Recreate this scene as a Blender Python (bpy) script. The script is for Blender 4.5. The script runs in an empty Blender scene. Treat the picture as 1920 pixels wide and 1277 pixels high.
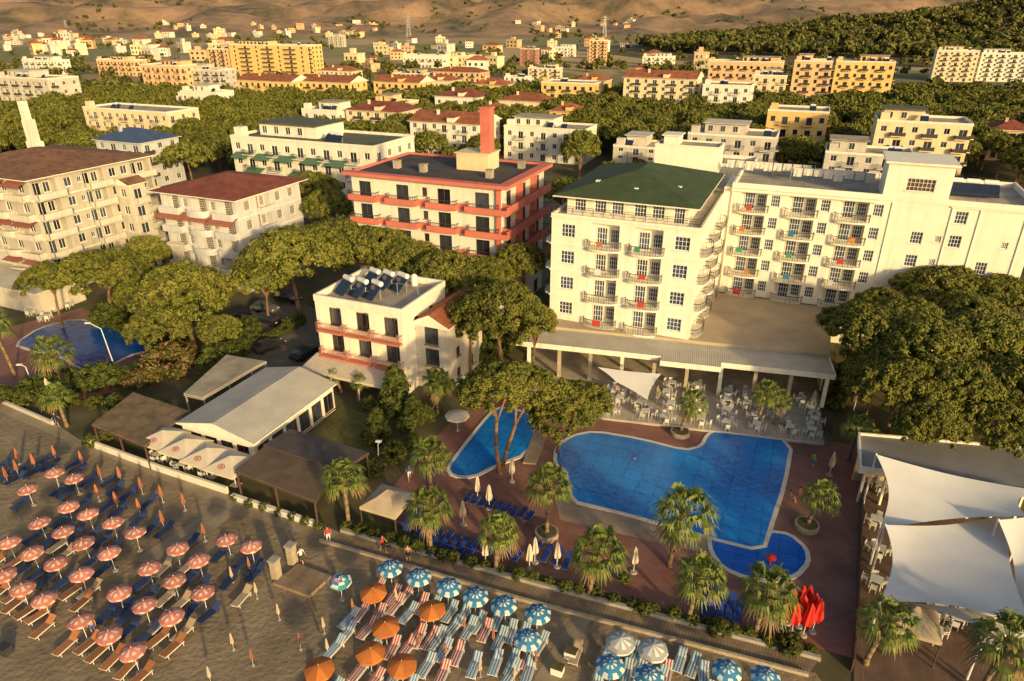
import bpy, bmesh, math, random
import numpy as np
from mathutils import Vector, Matrix, noise
R=random.Random(7); pi=math.pi
scn=bpy.context.scene; C=scn.collection
F=1300.; TH=math.atan(608/F); CT,ST=math.cos(TH),math.sin(TH); H=40.
def P(px,py,z=0.):
    u=(px-960)/F; v=(py-638.5)/F; t=(H-z)/(ST+v*CT)
    return Vector((u*t,(CT-v*ST)*t,z))
def dep(p): return p.y*CT+(H-p.z)*ST
def proj(p):
    d=dep(p); up=p.y*ST-(H-p.z)*CT
    return 960+F*p.x/d, 638.5-F*up/d
def zat(p,py):
    k=(638.5-py)/F
    return H-p.y*(ST-k*CT)/(CT+k*ST)
E=Vector((.92,-.39,0)).normalized(); NB=Vector((.39,.92,0)).normalized(); ANG=math.atan2(E.y,E.x)
ORD=['zeroth','first','second','third','fourth','fifth','sixth','seventh','eighth','ninth','tenth','eleventh','twelfth']
def ordn(n):
    if n<len(ORD): return ORD[n]
    s='th' if 10<=n%100<=20 else {1:'st',2:'nd',3:'rd'}.get(n%10,'th')
    return '%d%s'%(n,s)
# ------------------------------------------------------------------ materials
def mat(name,c,rough=.75,var=.18,sc=.6,c2=None,bump=0,bsc=8,metal=0,rnd=0,spec=.3,wave=None,brick=None,stain=0):
    m=bpy.data.materials.new(name); m.use_nodes=True; nt=m.node_tree; N=nt.nodes; L=nt.links
    bs=N['Principled BSDF']; bs.inputs['Roughness'].default_value=rough; bs.inputs['Metallic'].default_value=metal
    bs.inputs['Specular IOR Level'].default_value=spec
    tc=N.new('ShaderNodeTexCoord')
    nz=N.new('ShaderNodeTexNoise'); nz.inputs['Scale'].default_value=sc; nz.inputs['Detail'].default_value=7; nz.inputs['Roughness'].default_value=.62
    L.new(tc.outputs['Object'],nz.inputs['Vector'])
    mr=N.new('ShaderNodeMapRange'); mr.inputs[1].default_value=.32; mr.inputs[2].default_value=.68
    L.new(nz.outputs['Fac'],mr.inputs[0])
    mx=N.new('ShaderNodeMix'); mx.data_type='RGBA'
    a=[x*(1-var) for x in c]; b=[min(1,x*(1+var)) for x in c] if c2 is None else list(c2)
    if c2 is not None: a=list(c)
    mx.inputs[6].default_value=(*a,1); mx.inputs[7].default_value=(*b,1); L.new(mr.outputs[0],mx.inputs[0])
    col=mx.outputs[2]; hsrc=None
    if stain:
        mp=N.new('ShaderNodeMapping'); mp.inputs['Scale'].default_value=(1.3,1.3,.12); L.new(tc.outputs['Object'],mp.inputs[0])
        ns=N.new('ShaderNodeTexNoise'); ns.inputs['Scale'].default_value=1; ns.inputs['Detail'].default_value=6; L.new(mp.outputs[0],ns.inputs['Vector'])
        m5=N.new('ShaderNodeMapRange'); m5.inputs[1].default_value=.5; m5.inputs[2].default_value=.75; m5.inputs[3].default_value=1; m5.inputs[4].default_value=1-stain; L.new(ns.outputs['Fac'],m5.inputs[0])
        vm=N.new('ShaderNodeVectorMath'); vm.operation='SCALE'; L.new(col,vm.inputs[0]); L.new(m5.outputs[0],vm.inputs['Scale']); col=vm.outputs[0]
    if brick:
        bw,rh,ms,k=brick
        bt=N.new('ShaderNodeTexBrick'); bt.inputs['Scale'].default_value=1; bt.inputs['Brick Width'].default_value=bw; bt.inputs['Row Height'].default_value=rh
        bt.inputs['Mortar Size'].default_value=ms; bt.inputs['Color1'].default_value=(1,1,1,1); bt.inputs['Color2'].default_value=(.8,.8,.8,1); bt.inputs['Mortar'].default_value=(k,k,k,1)
        mp=N.new('ShaderNodeMapping'); mp.inputs['Rotation'].default_value=(0,0,-ANG); L.new(tc.outputs['Object'],mp.inputs['Vector']); L.new(mp.outputs[0],bt.inputs['Vector'])
        mm=N.new('ShaderNodeMix'); mm.data_type='RGBA'; mm.blend_type='MULTIPLY'; mm.inputs[0].default_value=1
        L.new(col,mm.inputs[6]); L.new(bt.outputs['Color'],mm.inputs[7]); col=mm.outputs[2]
    if wave:
        ax,ws,amt=wave
        wt=N.new('ShaderNodeTexWave'); wt.bands_direction=ax; wt.inputs['Scale'].default_value=ws; L.new(tc.outputs['Object'],wt.inputs['Vector'])
        m2=N.new('ShaderNodeMapRange'); m2.inputs[3].default_value=1-amt; m2.inputs[4].default_value=1; L.new(wt.outputs['Fac'],m2.inputs[0])
        vm=N.new('ShaderNodeVectorMath'); vm.operation='SCALE'; L.new(col,vm.inputs[0]); L.new(m2.outputs[0],vm.inputs['Scale']); col=vm.outputs[0]; hsrc=wt.outputs['Fac']
    if rnd:
        oi=N.new('ShaderNodeObjectInfo'); m3=N.new('ShaderNodeMapRange'); m3.inputs[3].default_value=1-rnd; m3.inputs[4].default_value=1+rnd; L.new(oi.outputs['Random'],m3.inputs[0])
        vm=N.new('ShaderNodeVectorMath'); vm.operation='SCALE'; L.new(col,vm.inputs[0]); L.new(m3.outputs[0],vm.inputs['Scale']); col=vm.outputs[0]
    L.new(col,bs.inputs['Base Color'])
    if bump or hsrc:
        bp=N.new('ShaderNodeBump'); bp.inputs['Strength'].default_value=bump or .4; bp.inputs['Distance'].default_value=.1
        if hsrc: L.new(hsrc,bp.inputs['Height'])
        else:
            n2=N.new('ShaderNodeTexNoise'); n2.inputs['Scale'].default_value=bsc; n2.inputs['Detail'].default_value=5; L.new(tc.outputs['Object'],n2.inputs['Vector']); L.new(n2.outputs['Fac'],bp.inputs['Height'])
        L.new(bp.outputs[0],bs.inputs['Normal'])
    return m
M={}
def mk(k,*a,**kw): M[k]=mat(k,*a,**kw)
mk('hotelwhite',(.82,.77,.64),.8,.05,.3,stain=.14); mk('white',(.78,.73,.61),.8,.07,.35,stain=.18); mk('white2',(.58,.53,.44),.8,.12,.3,stain=.25); mk('cream',(.76,.62,.39),.8,.1,.3,stain=.15); mk('yellow',(.76,.52,.20),.8,.1,.3,stain=.15)
mk('blockgrey',(.48,.44,.37),.8,.12,.3,stain=.25)
mk('peach',(.74,.48,.26),.8,.12,.3,stain=.15); mk('tan',(.58,.41,.24),.8,.15,.3,stain=.15); mk('greywall',(.52,.48,.42),.8,.15,.3,stain=.2); mk('bluewhite',(.55,.55,.55),.8,.1,.3,stain=.2); mk('brickred',(.42,.19,.12),.85,.2,.6)
mk('coral',(.58,.17,.12),.7,.12,.5); mk('redslab',(.48,.16,.11),.7,.15,.5)
mk('rooftile',(.38,.13,.06),.85,.35,.5,wave=('X',1.6,.35),rnd=.12); mk('rooftile_old',(.25,.13,.075),.9,.4,.7,wave=('X',1.6,.35)); mk('rooftile_dark',(.27,.08,.05),.85,.35,.5,wave=('X',1.6,.35)); mk('roofblue',(.07,.11,.22),.6,.2,.8,wave=('X',1.6,.3))
mk('greenroof',(.07,.10,.04),.75,.25,.5,wave=('X',1.3,.35)); mk('roofflat',(.36,.31,.24),.9,.3,.35); mk('roofolive',(.11,.115,.08),.9,.25,.4); mk('roofdark',(.075,.065,.06),.9,.3,.3); mk('roofgrey',(.28,.28,.28),.7,.15,.4,wave=('X',1.6,.45)); mk('roofwhite',(.58,.54,.46),.7,.14,.4,wave=('X',1.5,.3))
mk('terraceroof',(.44,.355,.25),.9,.16,.25,bump=.15,bsc=3)
mk('glass',(.035,.045,.06),.12,.4,.8,spec=.6,rnd=.8); mk('bluepane',(.035,.065,.13),.15,.3,.8,spec=.6,rnd=.4); mk('frame',(.75,.73,.68),.6,.05); mk('framedark',(.10,.06,.045),.6,.1); mk('shutter',(.20,.15,.11),.7,.2,3,rnd=.3)
mk('metal',(.06,.055,.05),.5,.1,2); mk('steel',(.45,.46,.47),.4,.1,2,metal=.4); mk('whitemetal',(.72,.71,.68),.4,.05); mk('conc',(.36,.33,.28),.9,.2,.6,bump=.2); mk('stone',(.40,.33,.24),.9,.2,2,bump=.3)
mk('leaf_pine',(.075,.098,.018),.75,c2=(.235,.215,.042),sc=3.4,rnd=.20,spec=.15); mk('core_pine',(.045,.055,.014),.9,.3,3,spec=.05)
mk('leaf_bush',(.06,.085,.018),.75,c2=(.16,.165,.04),sc=3,rnd=.35,spec=.15); mk('leaf_dark',(.045,.065,.016),.8,c2=(.11,.125,.03),sc=3,rnd=.3,spec=.15); mk('leaf_dry',(.13,.085,.03),.8,c2=(.2,.14,.05),sc=3,rnd=.2)
mk('leaf_far',(.08,.09,.024),.8,c2=(.20,.175,.05),sc=.06,spec=.1)
mk('leaf_palm',(.06,.11,.018),.6,c2=(.20,.22,.04),sc=2.2,rnd=.15,spec=.3); mk('palm_dry',(.24,.16,.075),.85,.3,3); mk('bark',(.22,.13,.075),.9,.35,3,bump=.5,bsc=9); mk('palmbark',(.24,.165,.10),.9,.35,4,bump=.5,bsc=12)
mk('sand',(.19,.145,.09),.95,c2=(.33,.255,.165),sc=.28,bump=1.,bsc=2.2); mk('planks',(.29,.215,.14),.85,.25,.7,brick=(.22,2.4,.02,.45)); mk('prom',(.33,.265,.18),.9,.2,.4,brick=(1.6,1.6,.015,.75)); mk('deck',(.21,.085,.065),.55,c2=(.33,.16,.12),sc=.28,brick=(.5,.25,.012,.7),spec=.4)
mk('decktan',(.36,.27,.195),.7,.2,.5,brick=(.8,.4,.012,.75)); mk('tilefloor',(.50,.43,.34),.5,.12,.5,brick=(.6,.6,.01,.8)); mk('darkfloor',(.17,.11,.08),.7,.25,.5,brick=(.15,2.2,.01,.6)); mk('asphalt',(.17,.145,.115),.9,.25,.4); mk('lawn',(.07,.085,.02),.95,c2=(.16,.15,.05),sc=1.2,bump=.6,bsc=14); mk('soil',(.07,.065,.026),.95,c2=(.16,.125,.06),sc=.22,bump=.6,bsc=2)
mk('coping',(.66,.60,.50),.7,.1,1); mk('sail',(.68,.66,.62),.65,.08,.25); mk('canvas_tan',(.50,.40,.27),.8,.15,.8); mk('canvas_cream',(.60,.52,.40),.8,.1,.8); mk('thatch',(.27,.19,.11),.95,.35,.9,wave=('X',3.,.4)); mk('slat_brown',(.21,.145,.095),.85,.25,.6,wave=('X',3.5,.5)); mk('slat_dark',(.12,.10,.09),.8,.2,1,wave=('X',3.5,.4))
mk('u_coral',(.46,.17,.13),.75,.18,2,rnd=.2); mk('u_coral_pale',(.58,.44,.38),.75,.1,2,rnd=.12); mk('u_orange',(.54,.18,.04),.75,.1,2,rnd=.08); mk('u_orange2',(.43,.13,.03),.75,.1,2,rnd=.08); mk('u_folded',(.36,.13,.07),.8,.15,2,rnd=.25); mk('u_blue',(.04,.20,.37),.75,.1,2,rnd=.1); mk('u_white',(.68,.69,.65),.75,.06,2); mk('u_grey',(.38,.37,.35),.75,.1,2); mk('u_red',(.60,.03,.02),.7,.1,2); mk('u_green',(.06,.30,.20),.7,.1,2); mk('u_yellow',(.75,.55,.05),.7,.1,2); mk('u_pink',(.6,.2,.3),.7,.1,2)
mk('logo_red',(.45,.12,.10),.8,.1,2)
mk('sl_orange',(.38,.16,.06),.7,.12,3,rnd=.3); mk('sl_blue',(.03,.05,.13),.7,.15,3,rnd=.35); mk('sl_navy',(.012,.04,.23),.6,.15,3,rnd=.3); mk('sl_white',(.64,.61,.55),.7,.1,3); mk('sl_red',(.45,.06,.05),.7,.15,3,rnd=.15); mk('sl_cyan',(.08,.26,.42),.7,.15,3,rnd=.15); mk('sl_tan',(.42,.32,.21),.7,.1,3); mk('sl_frame',(.10,.13,.24),.5,.1,3)
mk('plastic',(.66,.64,.58),.45,.05,2); mk('skin',(.45,.25,.16),.6,.1,4); mk('hair',(.03,.02,.015),.7,.2,4); mk('cl_white',(.7,.7,.7),.8,.1,3); mk('cl_red',(.5,.05,.05),.8,.1,3); mk('cl_green',(.1,.4,.1),.8,.1,3); mk('cl_blue',(.05,.1,.35),.8,.1,3); mk('cl_dark',(.04,.04,.05),.8,.1,3)
mk('rubber',(.02,.02,.02),.8,.1,3); mk('carblack',(.02,.02,.025),.25,.1,1,spec=.6); mk('carsilver',(.2,.2,.21),.3,.05,1,metal=.5); mk('lamp',(.8,.78,.7),.3,.05); mk('pv',(.02,.03,.06),.15,.2,2,spec=.6); mk('awngreen',(.09,.17,.11),.8,.12,1); mk('awnred',(.33,.12,.08),.8,.12,1)
def special(name): 
    m=bpy.data.materials.new(name); m.use_nodes=True; return m,m.node_tree.nodes,m.node_tree.links,m.node_tree.nodes['Principled BSDF']
def water(name,c1,c2):
    m,N,L,bs=special(name); tc=N.new('ShaderNodeTexCoord')
    mp=N.new('ShaderNodeMapping'); mp.inputs['Rotation'].default_value=(0,0,-ANG); L.new(tc.outputs['Object'],mp.inputs[0])
    nd=N.new('ShaderNodeTexNoise'); nd.inputs['Scale'].default_value=1.3; nd.inputs['Detail'].default_value=3; L.new(tc.outputs['Object'],nd.inputs['Vector'])
    vm=N.new('ShaderNodeVectorMath'); vm.operation='MULTIPLY_ADD'; L.new(nd.outputs['Color'],vm.inputs[0]); vm.inputs[1].default_value=(.6,.6,0); L.new(mp.outputs[0],vm.inputs[2])
    bt=N.new('ShaderNodeTexBrick'); bt.offset=0; bt.inputs['Scale'].default_value=1; bt.inputs['Brick Width'].default_value=1.6; bt.inputs['Row Height'].default_value=1.6; bt.inputs['Mortar Size'].default_value=.09; bt.inputs['Mortar Smooth'].default_value=.9
    bt.inputs['Color1'].default_value=(1,1,1,1); bt.inputs['Color2'].default_value=(.85,.87,.91,1); bt.inputs['Mortar'].default_value=(.58,.60,.65,1); L.new(vm.outputs[0],bt.inputs['Vector'])
    n1=N.new('ShaderNodeTexNoise'); n1.inputs['Scale'].default_value=.16; n1.inputs['Detail'].default_value=8; L.new(tc.outputs['Object'],n1.inputs['Vector'])
    mr=N.new('ShaderNodeMapRange'); mr.inputs[1].default_value=.35; mr.inputs[2].default_value=.65; L.new(n1.outputs['Fac'],mr.inputs[0])
    mx=N.new('ShaderNodeMix'); mx.data_type='RGBA'; mx.inputs[6].default_value=(*c1,1); mx.inputs[7].default_value=(*c2,1); L.new(mr.outputs[0],mx.inputs[0])
    mm=N.new('ShaderNodeMix'); mm.data_type='RGBA'; mm.blend_type='MULTIPLY'; mm.inputs[0].default_value=1; L.new(mx.outputs[2],mm.inputs[6]); L.new(bt.outputs['Color'],mm.inputs[7]); L.new(mm.outputs[2],bs.inputs['Base Color'])
    bs.inputs['Roughness'].default_value=.08; bs.inputs['IOR'].default_value=1.33
    n2=N.new('ShaderNodeTexNoise'); n2.inputs['Scale'].default_value=1.6; n2.inputs['Detail'].default_value=8; L.new(tc.outputs['Object'],n2.inputs['Vector'])
    bp=N.new('ShaderNodeBump'); bp.inputs['Strength'].default_value=.6; bp.inputs['Distance'].default_value=.14; L.new(n2.outputs['Fac'],bp.inputs['Height']); L.new(bp.outputs[0],bs.inputs['Normal'])
    return m
M['water']=water('water',(.010,.15,.50),(.020,.26,.74)); M['water_kid']=water('water_kid',(.010,.10,.50),(.014,.15,.62)); M['water_far']=water('water_far',(.003,.06,.30),(.006,.11,.42))
def fields():
    m,N,L,bs=special('fields'); tc=N.new('ShaderNodeTexCoord')
    vo=N.new('ShaderNodeTexVoronoi'); vo.inputs['Scale'].default_value=.006; 
    mp=N.new('ShaderNodeMapping'); mp.inputs['Scale'].default_value=(1,.45,1); mp.inputs['Rotation'].default_value=(0,0,.5); L.new(tc.outputs['Object'],mp.inputs[0]); L.new(mp.outputs[0],vo.inputs['Vector'])
    sp=N.new('ShaderNodeSeparateColor'); L.new(vo.outputs['Color'],sp.inputs[0])
    cr=N.new('ShaderNodeValToRGB'); e=cr.color_ramp.elements; e[0].color=(.17,.17,.055,1); e[1].color=(.50,.34,.16,1); x=e.new(.4); x.color=(.25,.22,.075,1); x=e.new(.7); x.color=(.38,.27,.12,1); L.new(sp.outputs[0],cr.inputs[0])
    nz=N.new('ShaderNodeTexNoise'); nz.inputs['Scale'].default_value=.03; nz.inputs['Detail'].default_value=9; L.new(tc.outputs['Object'],nz.inputs['Vector'])
    n3=N.new('ShaderNodeMapRange'); n3.inputs[3].default_value=.5; n3.inputs[4].default_value=1.45; L.new(nz.outputs['Fac'],n3.inputs[0])
    vm=N.new('ShaderNodeVectorMath'); vm.operation='SCALE'; L.new(cr.outputs[0],vm.inputs[0]); L.new(n3.outputs[0],vm.inputs['Scale'])
    n5=N.new('ShaderNodeTexNoise'); n5.inputs['Scale'].default_value=.25; n5.inputs['Detail'].default_value=7; L.new(tc.outputs['Object'],n5.inputs['Vector'])
    so=N.new('ShaderNodeValToRGB'); e=so.color_ramp.elements; e[0].position=.35; e[0].color=(.055,.055,.02,1); e[1].position=.7; e[1].color=(.14,.11,.055,1); L.new(n5.outputs['Fac'],so.inputs[0])
    sx=N.new('ShaderNodeSeparateXYZ'); L.new(tc.outputs['Object'],sx.inputs[0])
    m4=N.new('ShaderNodeMapRange'); m4.inputs[1].default_value=330; m4.inputs[2].default_value=620; L.new(sx.outputs['Y'],m4.inputs[0])
    mx=N.new('ShaderNodeMix'); mx.data_type='RGBA'; L.new(m4.outputs[0],mx.inputs[0]); L.new(so.outputs[0],mx.inputs[6]); L.new(vm.outputs[0],mx.inputs[7]); L.new(mx.outputs[2],bs.inputs['Base Color']); bs.inputs['Roughness'].default_value=.95
    return m
M['fields']=fields()
def hillmat():
    m,N,L,bs=special('hillside'); tc=N.new('ShaderNodeTexCoord')
    nz=N.new('ShaderNodeTexNoise'); nz.inputs['Scale'].default_value=.0065; nz.inputs['Detail'].default_value=13; nz.inputs['Roughness'].default_value=.74; L.new(tc.outputs['Object'],nz.inputs['Vector'])
    cr=N.new('ShaderNodeValToRGB'); e=cr.color_ramp.elements; e[0].position=.40; e[0].color=(.10,.085,.045,1); e[1].position=.64; e[1].color=(.44,.27,.155,1); x=e.new(.5); x.color=(.25,.165,.09,1); L.new(nz.outputs['Fac'],cr.inputs[0])
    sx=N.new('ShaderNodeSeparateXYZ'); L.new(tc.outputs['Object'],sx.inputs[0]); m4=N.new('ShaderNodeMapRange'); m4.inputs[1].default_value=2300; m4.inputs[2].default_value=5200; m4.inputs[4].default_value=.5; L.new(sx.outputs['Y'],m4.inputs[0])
    mx=N.new('ShaderNodeMix'); mx.data_type='RGBA'; mx.inputs[7].default_value=(.30,.24,.22,1); L.new(m4.outputs[0],mx.inputs[0]); L.new(cr.outputs[0],mx.inputs[6]); L.new(mx.outputs[2],bs.inputs['Base Color']); bs.inputs['Roughness'].default_value=.95  # painted haze: hill colour fades to a dull pale tone with distance
    return m
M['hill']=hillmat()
# ------------------------------------------------------------------ mesh builder
class MB:
    def __init__(s): s.v=[];s.f=[];s.m=[]
    def face(s,pts,m=0):
        i=len(s.v); s.v+=[tuple(p) for p in pts]; s.f.append(tuple(range(i,i+len(pts)))); s.m.append(m)
    def box(s,x0,x1,y0,y1,z0,z1,m=0,T=None):
        i=len(s.v); v=[(x0,y0,z0),(x1,y0,z0),(x1,y1,z0),(x0,y1,z0),(x0,y0,z1),(x1,y0,z1),(x1,y1,z1),(x0,y1,z1)]
        if T: v=[tuple(T@Vector(q)) for q in v]
        s.v+=v
        for q in ((3,2,1,0),(4,5,6,7),(0,1,5,4),(1,2,6,5),(2,3,7,6),(3,0,4,7)): s.f.append(tuple(i+k for k in q)); s.m.append(m)
    def prism(s,poly,z0,z1,m=0):
        n=len(poly); ar=sum(poly[k][0]*poly[(k+1)%n][1]-poly[(k+1)%n][0]*poly[k][1] for k in range(n))
        if ar<0: poly=poly[::-1]
        i=len(s.v); s.v+=[(p[0],p[1],z0) for p in poly]+[(p[0],p[1],z1) for p in poly]
        s.f.append(tuple(range(i+n-1,i-1,-1))); s.f.append(tuple(range(i+n,i+2*n))); s.m+=[m,m]
        for k in range(n): s.f.append((i+k,i+(k+1)%n,i+n+(k+1)%n,i+n+k)); s.m.append(m)
    def cyl(s,p0,p1,r0,r1=None,n=8,m=0):
        p0=Vector(p0);p1=Vector(p1); r1=r0 if r1 is None else r1
        d=(p1-p0).normalized(); a=d.orthogonal().normalized(); b=d.cross(a); i=len(s.v)
        for p,r in ((p0,r0),(p1,r1)):
            for k in range(n):
                t=2*pi*k/n; s.v.append(tuple(p+a*(r*math.cos(t))+b*(r*math.sin(t))))
        for k in range(n): s.f.append((i+k,i+(k+1)%n,i+n+(k+1)%n,i+n+k)); s.m.append(m)
        s.f.append(tuple(range(i+n-1,i-1,-1))); s.f.append(tuple(range(i+n,i+2*n))); s.m+=[m,m]
    def mesh(s,name,mats,smooth=False):
        me=bpy.data.meshes.new(name); me.from_pydata(s.v,[],s.f)
        for x in mats: me.materials.append(M[x] if isinstance(x,str) else x)
        me.polygons.foreach_set('material_index',s.m)
        if smooth: me.polygons.foreach_set('use_smooth',[True]*len(s.f))
        me.update(); return me
    def build(s,name,mats,parent=None,loc=None,rz=0,smooth=False):
        if isinstance(mats,str): mats=[mats]
        return put(s.mesh(name,mats,smooth),name,parent,loc,rz)
def put(me,name,parent=None,loc=None,rz=0,scale=None):
    o=bpy.data.objects.new(name,me); C.objects.link(o)
    if parent: o.parent=parent
    if loc is not None: o.location=loc
    if rz: o.rotation_euler=(0,0,rz)
    if scale: o.scale=scale
    return o
def tag(o,label,cat,group=None):
    o['label']=label; o['category']=cat
    if group: o['group']=group
    return o
def thing(name,label,cat,loc=(0,0,0),rz=0,group=None):
    o=put(None,name,None,loc,rz); o.empty_display_size=.3; return tag(o,label,cat,group)
KIDS={}
def dup(root,loc,rz=0,label=None,group=None,scale=None):
    r=root.copy(); C.objects.link(r); r.location=loc; r.rotation_euler=(0,0,rz)
    if label: r['label']=label
    if group: r['group']=group
    if scale: r.scale=scale
    if root.name not in KIDS: KIDS[root.name]=[(c,list(c.children)) for c in root.children]
    for ch,gs in KIDS[root.name]:
        c=ch.copy(); C.objects.link(c); c.parent=r
        for g in gs:
            d=g.copy(); C.objects.link(d); d.parent=c
    return r
def struct(name,mb,mats):
    o=mb.build(name,mats); o['kind']='structure'; return o
def sheet(name,pts,z,m):
    mb=MB(); mb.face([P(x,y,z) for x,y in pts]); 
    me=mb.mesh(name,[m])
    if me.polygons[0].normal.z<0: me.flip_normals()
    o=put(me,name); o['kind']='structure'; return o
def lab_row(objs,base,ctx):
    objs=sorted(objs,key=lambda o:proj(Vector(o.location))[0])
    for i,o in enumerate(objs): o['label']='%s, %s from left %s'%(base,ordn(i+1),ctx)
def joined(name,items,mats):
    V=[];LV=[];LS=[];MI=[];vo=lo=0
    cache={}
    for me,T in items:
        if me.name not in cache:
            co=np.empty(len(me.vertices)*3,'f'); me.vertices.foreach_get('co',co); li=np.empty(len(me.loops),'i'); me.loops.foreach_get('vertex_index',li)
            ls=np.empty(len(me.polygons),'i'); me.polygons.foreach_get('loop_start',ls); mi=np.empty(len(me.polygons),'i'); me.polygons.foreach_get('material_index',mi); cache[me.name]=(co.reshape(-1,3),li,ls,mi)
        co,li,ls,mi=cache[me.name]; A=np.array(T,'f'); V.append(co@A[:3,:3].T+A[:3,3]); LV.append(li+vo); LS.append(ls+lo); MI.append(mi); vo+=len(co); lo+=len(li)
    V=np.concatenate(V);LV=np.concatenate(LV);LS=np.concatenate(LS);MI=np.concatenate(MI)
    me=bpy.data.meshes.new(name); me.vertices.add(len(V)); me.vertices.foreach_set('co',V.ravel().astype('f')); me.loops.add(len(LV)); me.loops.foreach_set('vertex_index',LV.astype('i')); me.polygons.add(len(LS)); me.polygons.foreach_set('loop_start',LS.astype('i'))
    for x in mats: me.materials.append(M[x])
    me.polygons.foreach_set('material_index',MI.astype('i')); me.update(calc_edges=True); me.validate(); o=put(me,name); o['kind']='stuff'; return o
# ------------------------------------------------------------------ camera, light
cam=bpy.data.cameras.new('camera'); co=bpy.data.objects.new('camera',cam); C.objects.link(co); cam.sensor_width=36; cam.lens=F/1920*36; cam.clip_end=20000; cam.clip_start=.5
co.location=(0,0,H); co.rotation_euler=(pi/2-TH,0,0); scn.camera=co
SAZ=math.radians(29); SEL=math.radians(14)
sd=Vector((math.sin(SAZ)*math.cos(SEL),-math.cos(SAZ)*math.cos(SEL),math.sin(SEL)))
sl=bpy.data.lights.new('sun','SUN'); so=bpy.data.objects.new('sun',sl); C.objects.link(so); sl.energy=4.7; sl.angle=math.radians(2.5); sl.color=(1,.73,.33); so.rotation_euler=(-sd).to_track_quat('-Z','Y').to_euler(); so.location=(60,-60,80)
w=bpy.data.worlds.new('World'); scn.world=w; w.use_nodes=True; nt=w.node_tree; sk=nt.nodes.new('ShaderNodeTexSky'); sk.sky_type='NISHITA'; sk.sun_disc=False; sk.sun_elevation=SEL; sk.sun_rotation=math.atan2(sd.x,sd.y); sk.air_density=1.0; sk.dust_density=3.5; sk.ozone_density=.5
bg=nt.nodes['Background']; nt.links.new(sk.outputs[0],bg.inputs[0]); bg.inputs[1].default_value=.15
scn.view_settings.view_transform='Standard'; scn.view_settings.look='None'; scn.view_settings.exposure=0
# ------------------------------------------------------------------ ground
mb=MB(); mb.face([(-7000,-300,0),(7000,-300,0),(7000,9000,0),(-7000,9000,0)]); struct('ground',mb,'fields')
sheet('beach',[(-400,640),(0,770),(105,815),(300,895),(435,955),(620,1015),(1000,1120),(1530,1262),(1640,1420),(-500,1420)],.02,'sand')
sheet('promenade',[(-300,650),(0,745),(105,795),(170,838),(430,928),(610,985),(640,1000),(620,1020),(435,958),(300,898),(105,818),(0,773),(-300,668)],.03,'prom')
sheet('boardwalk',[(640,998),(1000,1097),(1535,1238),(1515,1266),(980,1125),(612,1022)],.06,'planks')
sheet('path',[(405,950),(445,962),(300,1062),(250,1050)],.035,'prom')
sheet('path',[(1075,1150),(1110,1160),(1040,1290),(990,1290)],.035,'prom')
sheet('lawn',[(640,990),(690,965),(830,1032),(1090,1100),(1320,1165),(1530,1212),(1540,1236),(1000,1095)],.04,'lawn')
sheet('garden_lawn',[(600,800),(640,760),(720,790),(700,850),(620,835)],.03,'lawn')
sheet('pool_deck',[(700,955),(780,860),(850,785),(925,735),(1130,780),(1550,826),(1620,835),(1600,1235),(1530,1214),(1320,1163),(1090,1098),(830,1030)],.03,'deck')
sheet('paved_strip',[(1040,930),(1090,935),(1215,970),(1330,1005),(1330,1040),(1200,1010),(1050,975)],.045,'decktan')
sheet('restaurant_floor',[(1612,838),(2050,860),(2100,1350),(1600,1290)],.05,'darkfloor')
sheet('car_park',[(345,700),(420,640),(480,590),(560,560),(640,610),(600,700),(470,710)],.03,'asphalt')
sheet('garden_deck',[(-60,640),(0,618),(150,578),(330,628),(320,665),(210,735),(100,760),(-60,735)],.03,'deck')
sheet('under_pines',[(1570,560),(2050,560),(2050,850),(1560,835)],.025,'soil')
def offs(pl,d):
    n=len(pl); ar=sum(pl[k].x*pl[(k+1)%n].y-pl[(k+1)%n].x*pl[k].y for k in range(n)); s=1 if ar>0 else -1; out=[]
    for k in range(n):
        a=(pl[k]-pl[k-1]).normalized(); b=(pl[(k+1)%n]-pl[k]).normalized(); t=(a+b); t=t.normalized() if t.length>1e-4 else a
        out.append(pl[k]+Vector((t.y,-t.x,0))*d*s)
    return out
def pool(px,name,wm,zc=.12):
    pl=[P(x,y,zc) for x,y in px]
    q=[]
    for k in range(len(pl)):
        a,b=pl[k],pl[(k+1)%len(pl)]; q+=[a*.8+b*.2,a*.2+b*.8]
    pl=q
    mb=MB(); mb.prism(offs(pl,.38),.0,zc); struct('pool_coping',mb,'coping')
    mb=MB(); mb.face([(p.x,p.y,zc+.006) for p in pl]); me=mb.mesh(name,[wm])
    if me.polygons[0].normal.z<0: me.flip_normals()
    o=put(me,name); o['kind']='structure'
pool([(1044,870),(1046,838),(1075,818),(1115,810),(1200,824),(1285,846),(1318,838),(1330,815),(1350,806),(1400,811),(1482,828),(1468,905),(1440,990),(1428,1030),(1330,1006),(1200,968),(1120,948),(1076,938),(1068,900),(1064,882)],'pool_water','water')
pool([(1333,1008),(1380,1015),(1430,1029),(1443,998),(1480,1003),(1508,1028),(1512,1052),(1490,1077),(1450,1086),(1400,1080),(1358,1062),(1338,1035)],'pool_water','water_kid',.11)
pool([(842,878),(870,840),(905,795),(932,765),(965,768),(1000,782),(1003,805),(985,850),(930,870),(885,893),(850,890)],'pool_water','water')
pool([(30,645),(75,615),(140,598),(200,610),(255,632),(300,640),(285,655),(240,665),(185,698),(150,690),(120,668),(60,655)],'pool_water','water_far')
mb=MB(); a,b,c,d=[P(x,y) for x,y in ((980,870),(1005,872),(1030,805),(1008,800))]; mb.prism([a,b,c,d],.0,.2); struct('footpath',mb,'decktan')
def fbm(x,y,o=5): return noise.fractal(Vector((x,y,3.3)),1,2.1,o)
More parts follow.
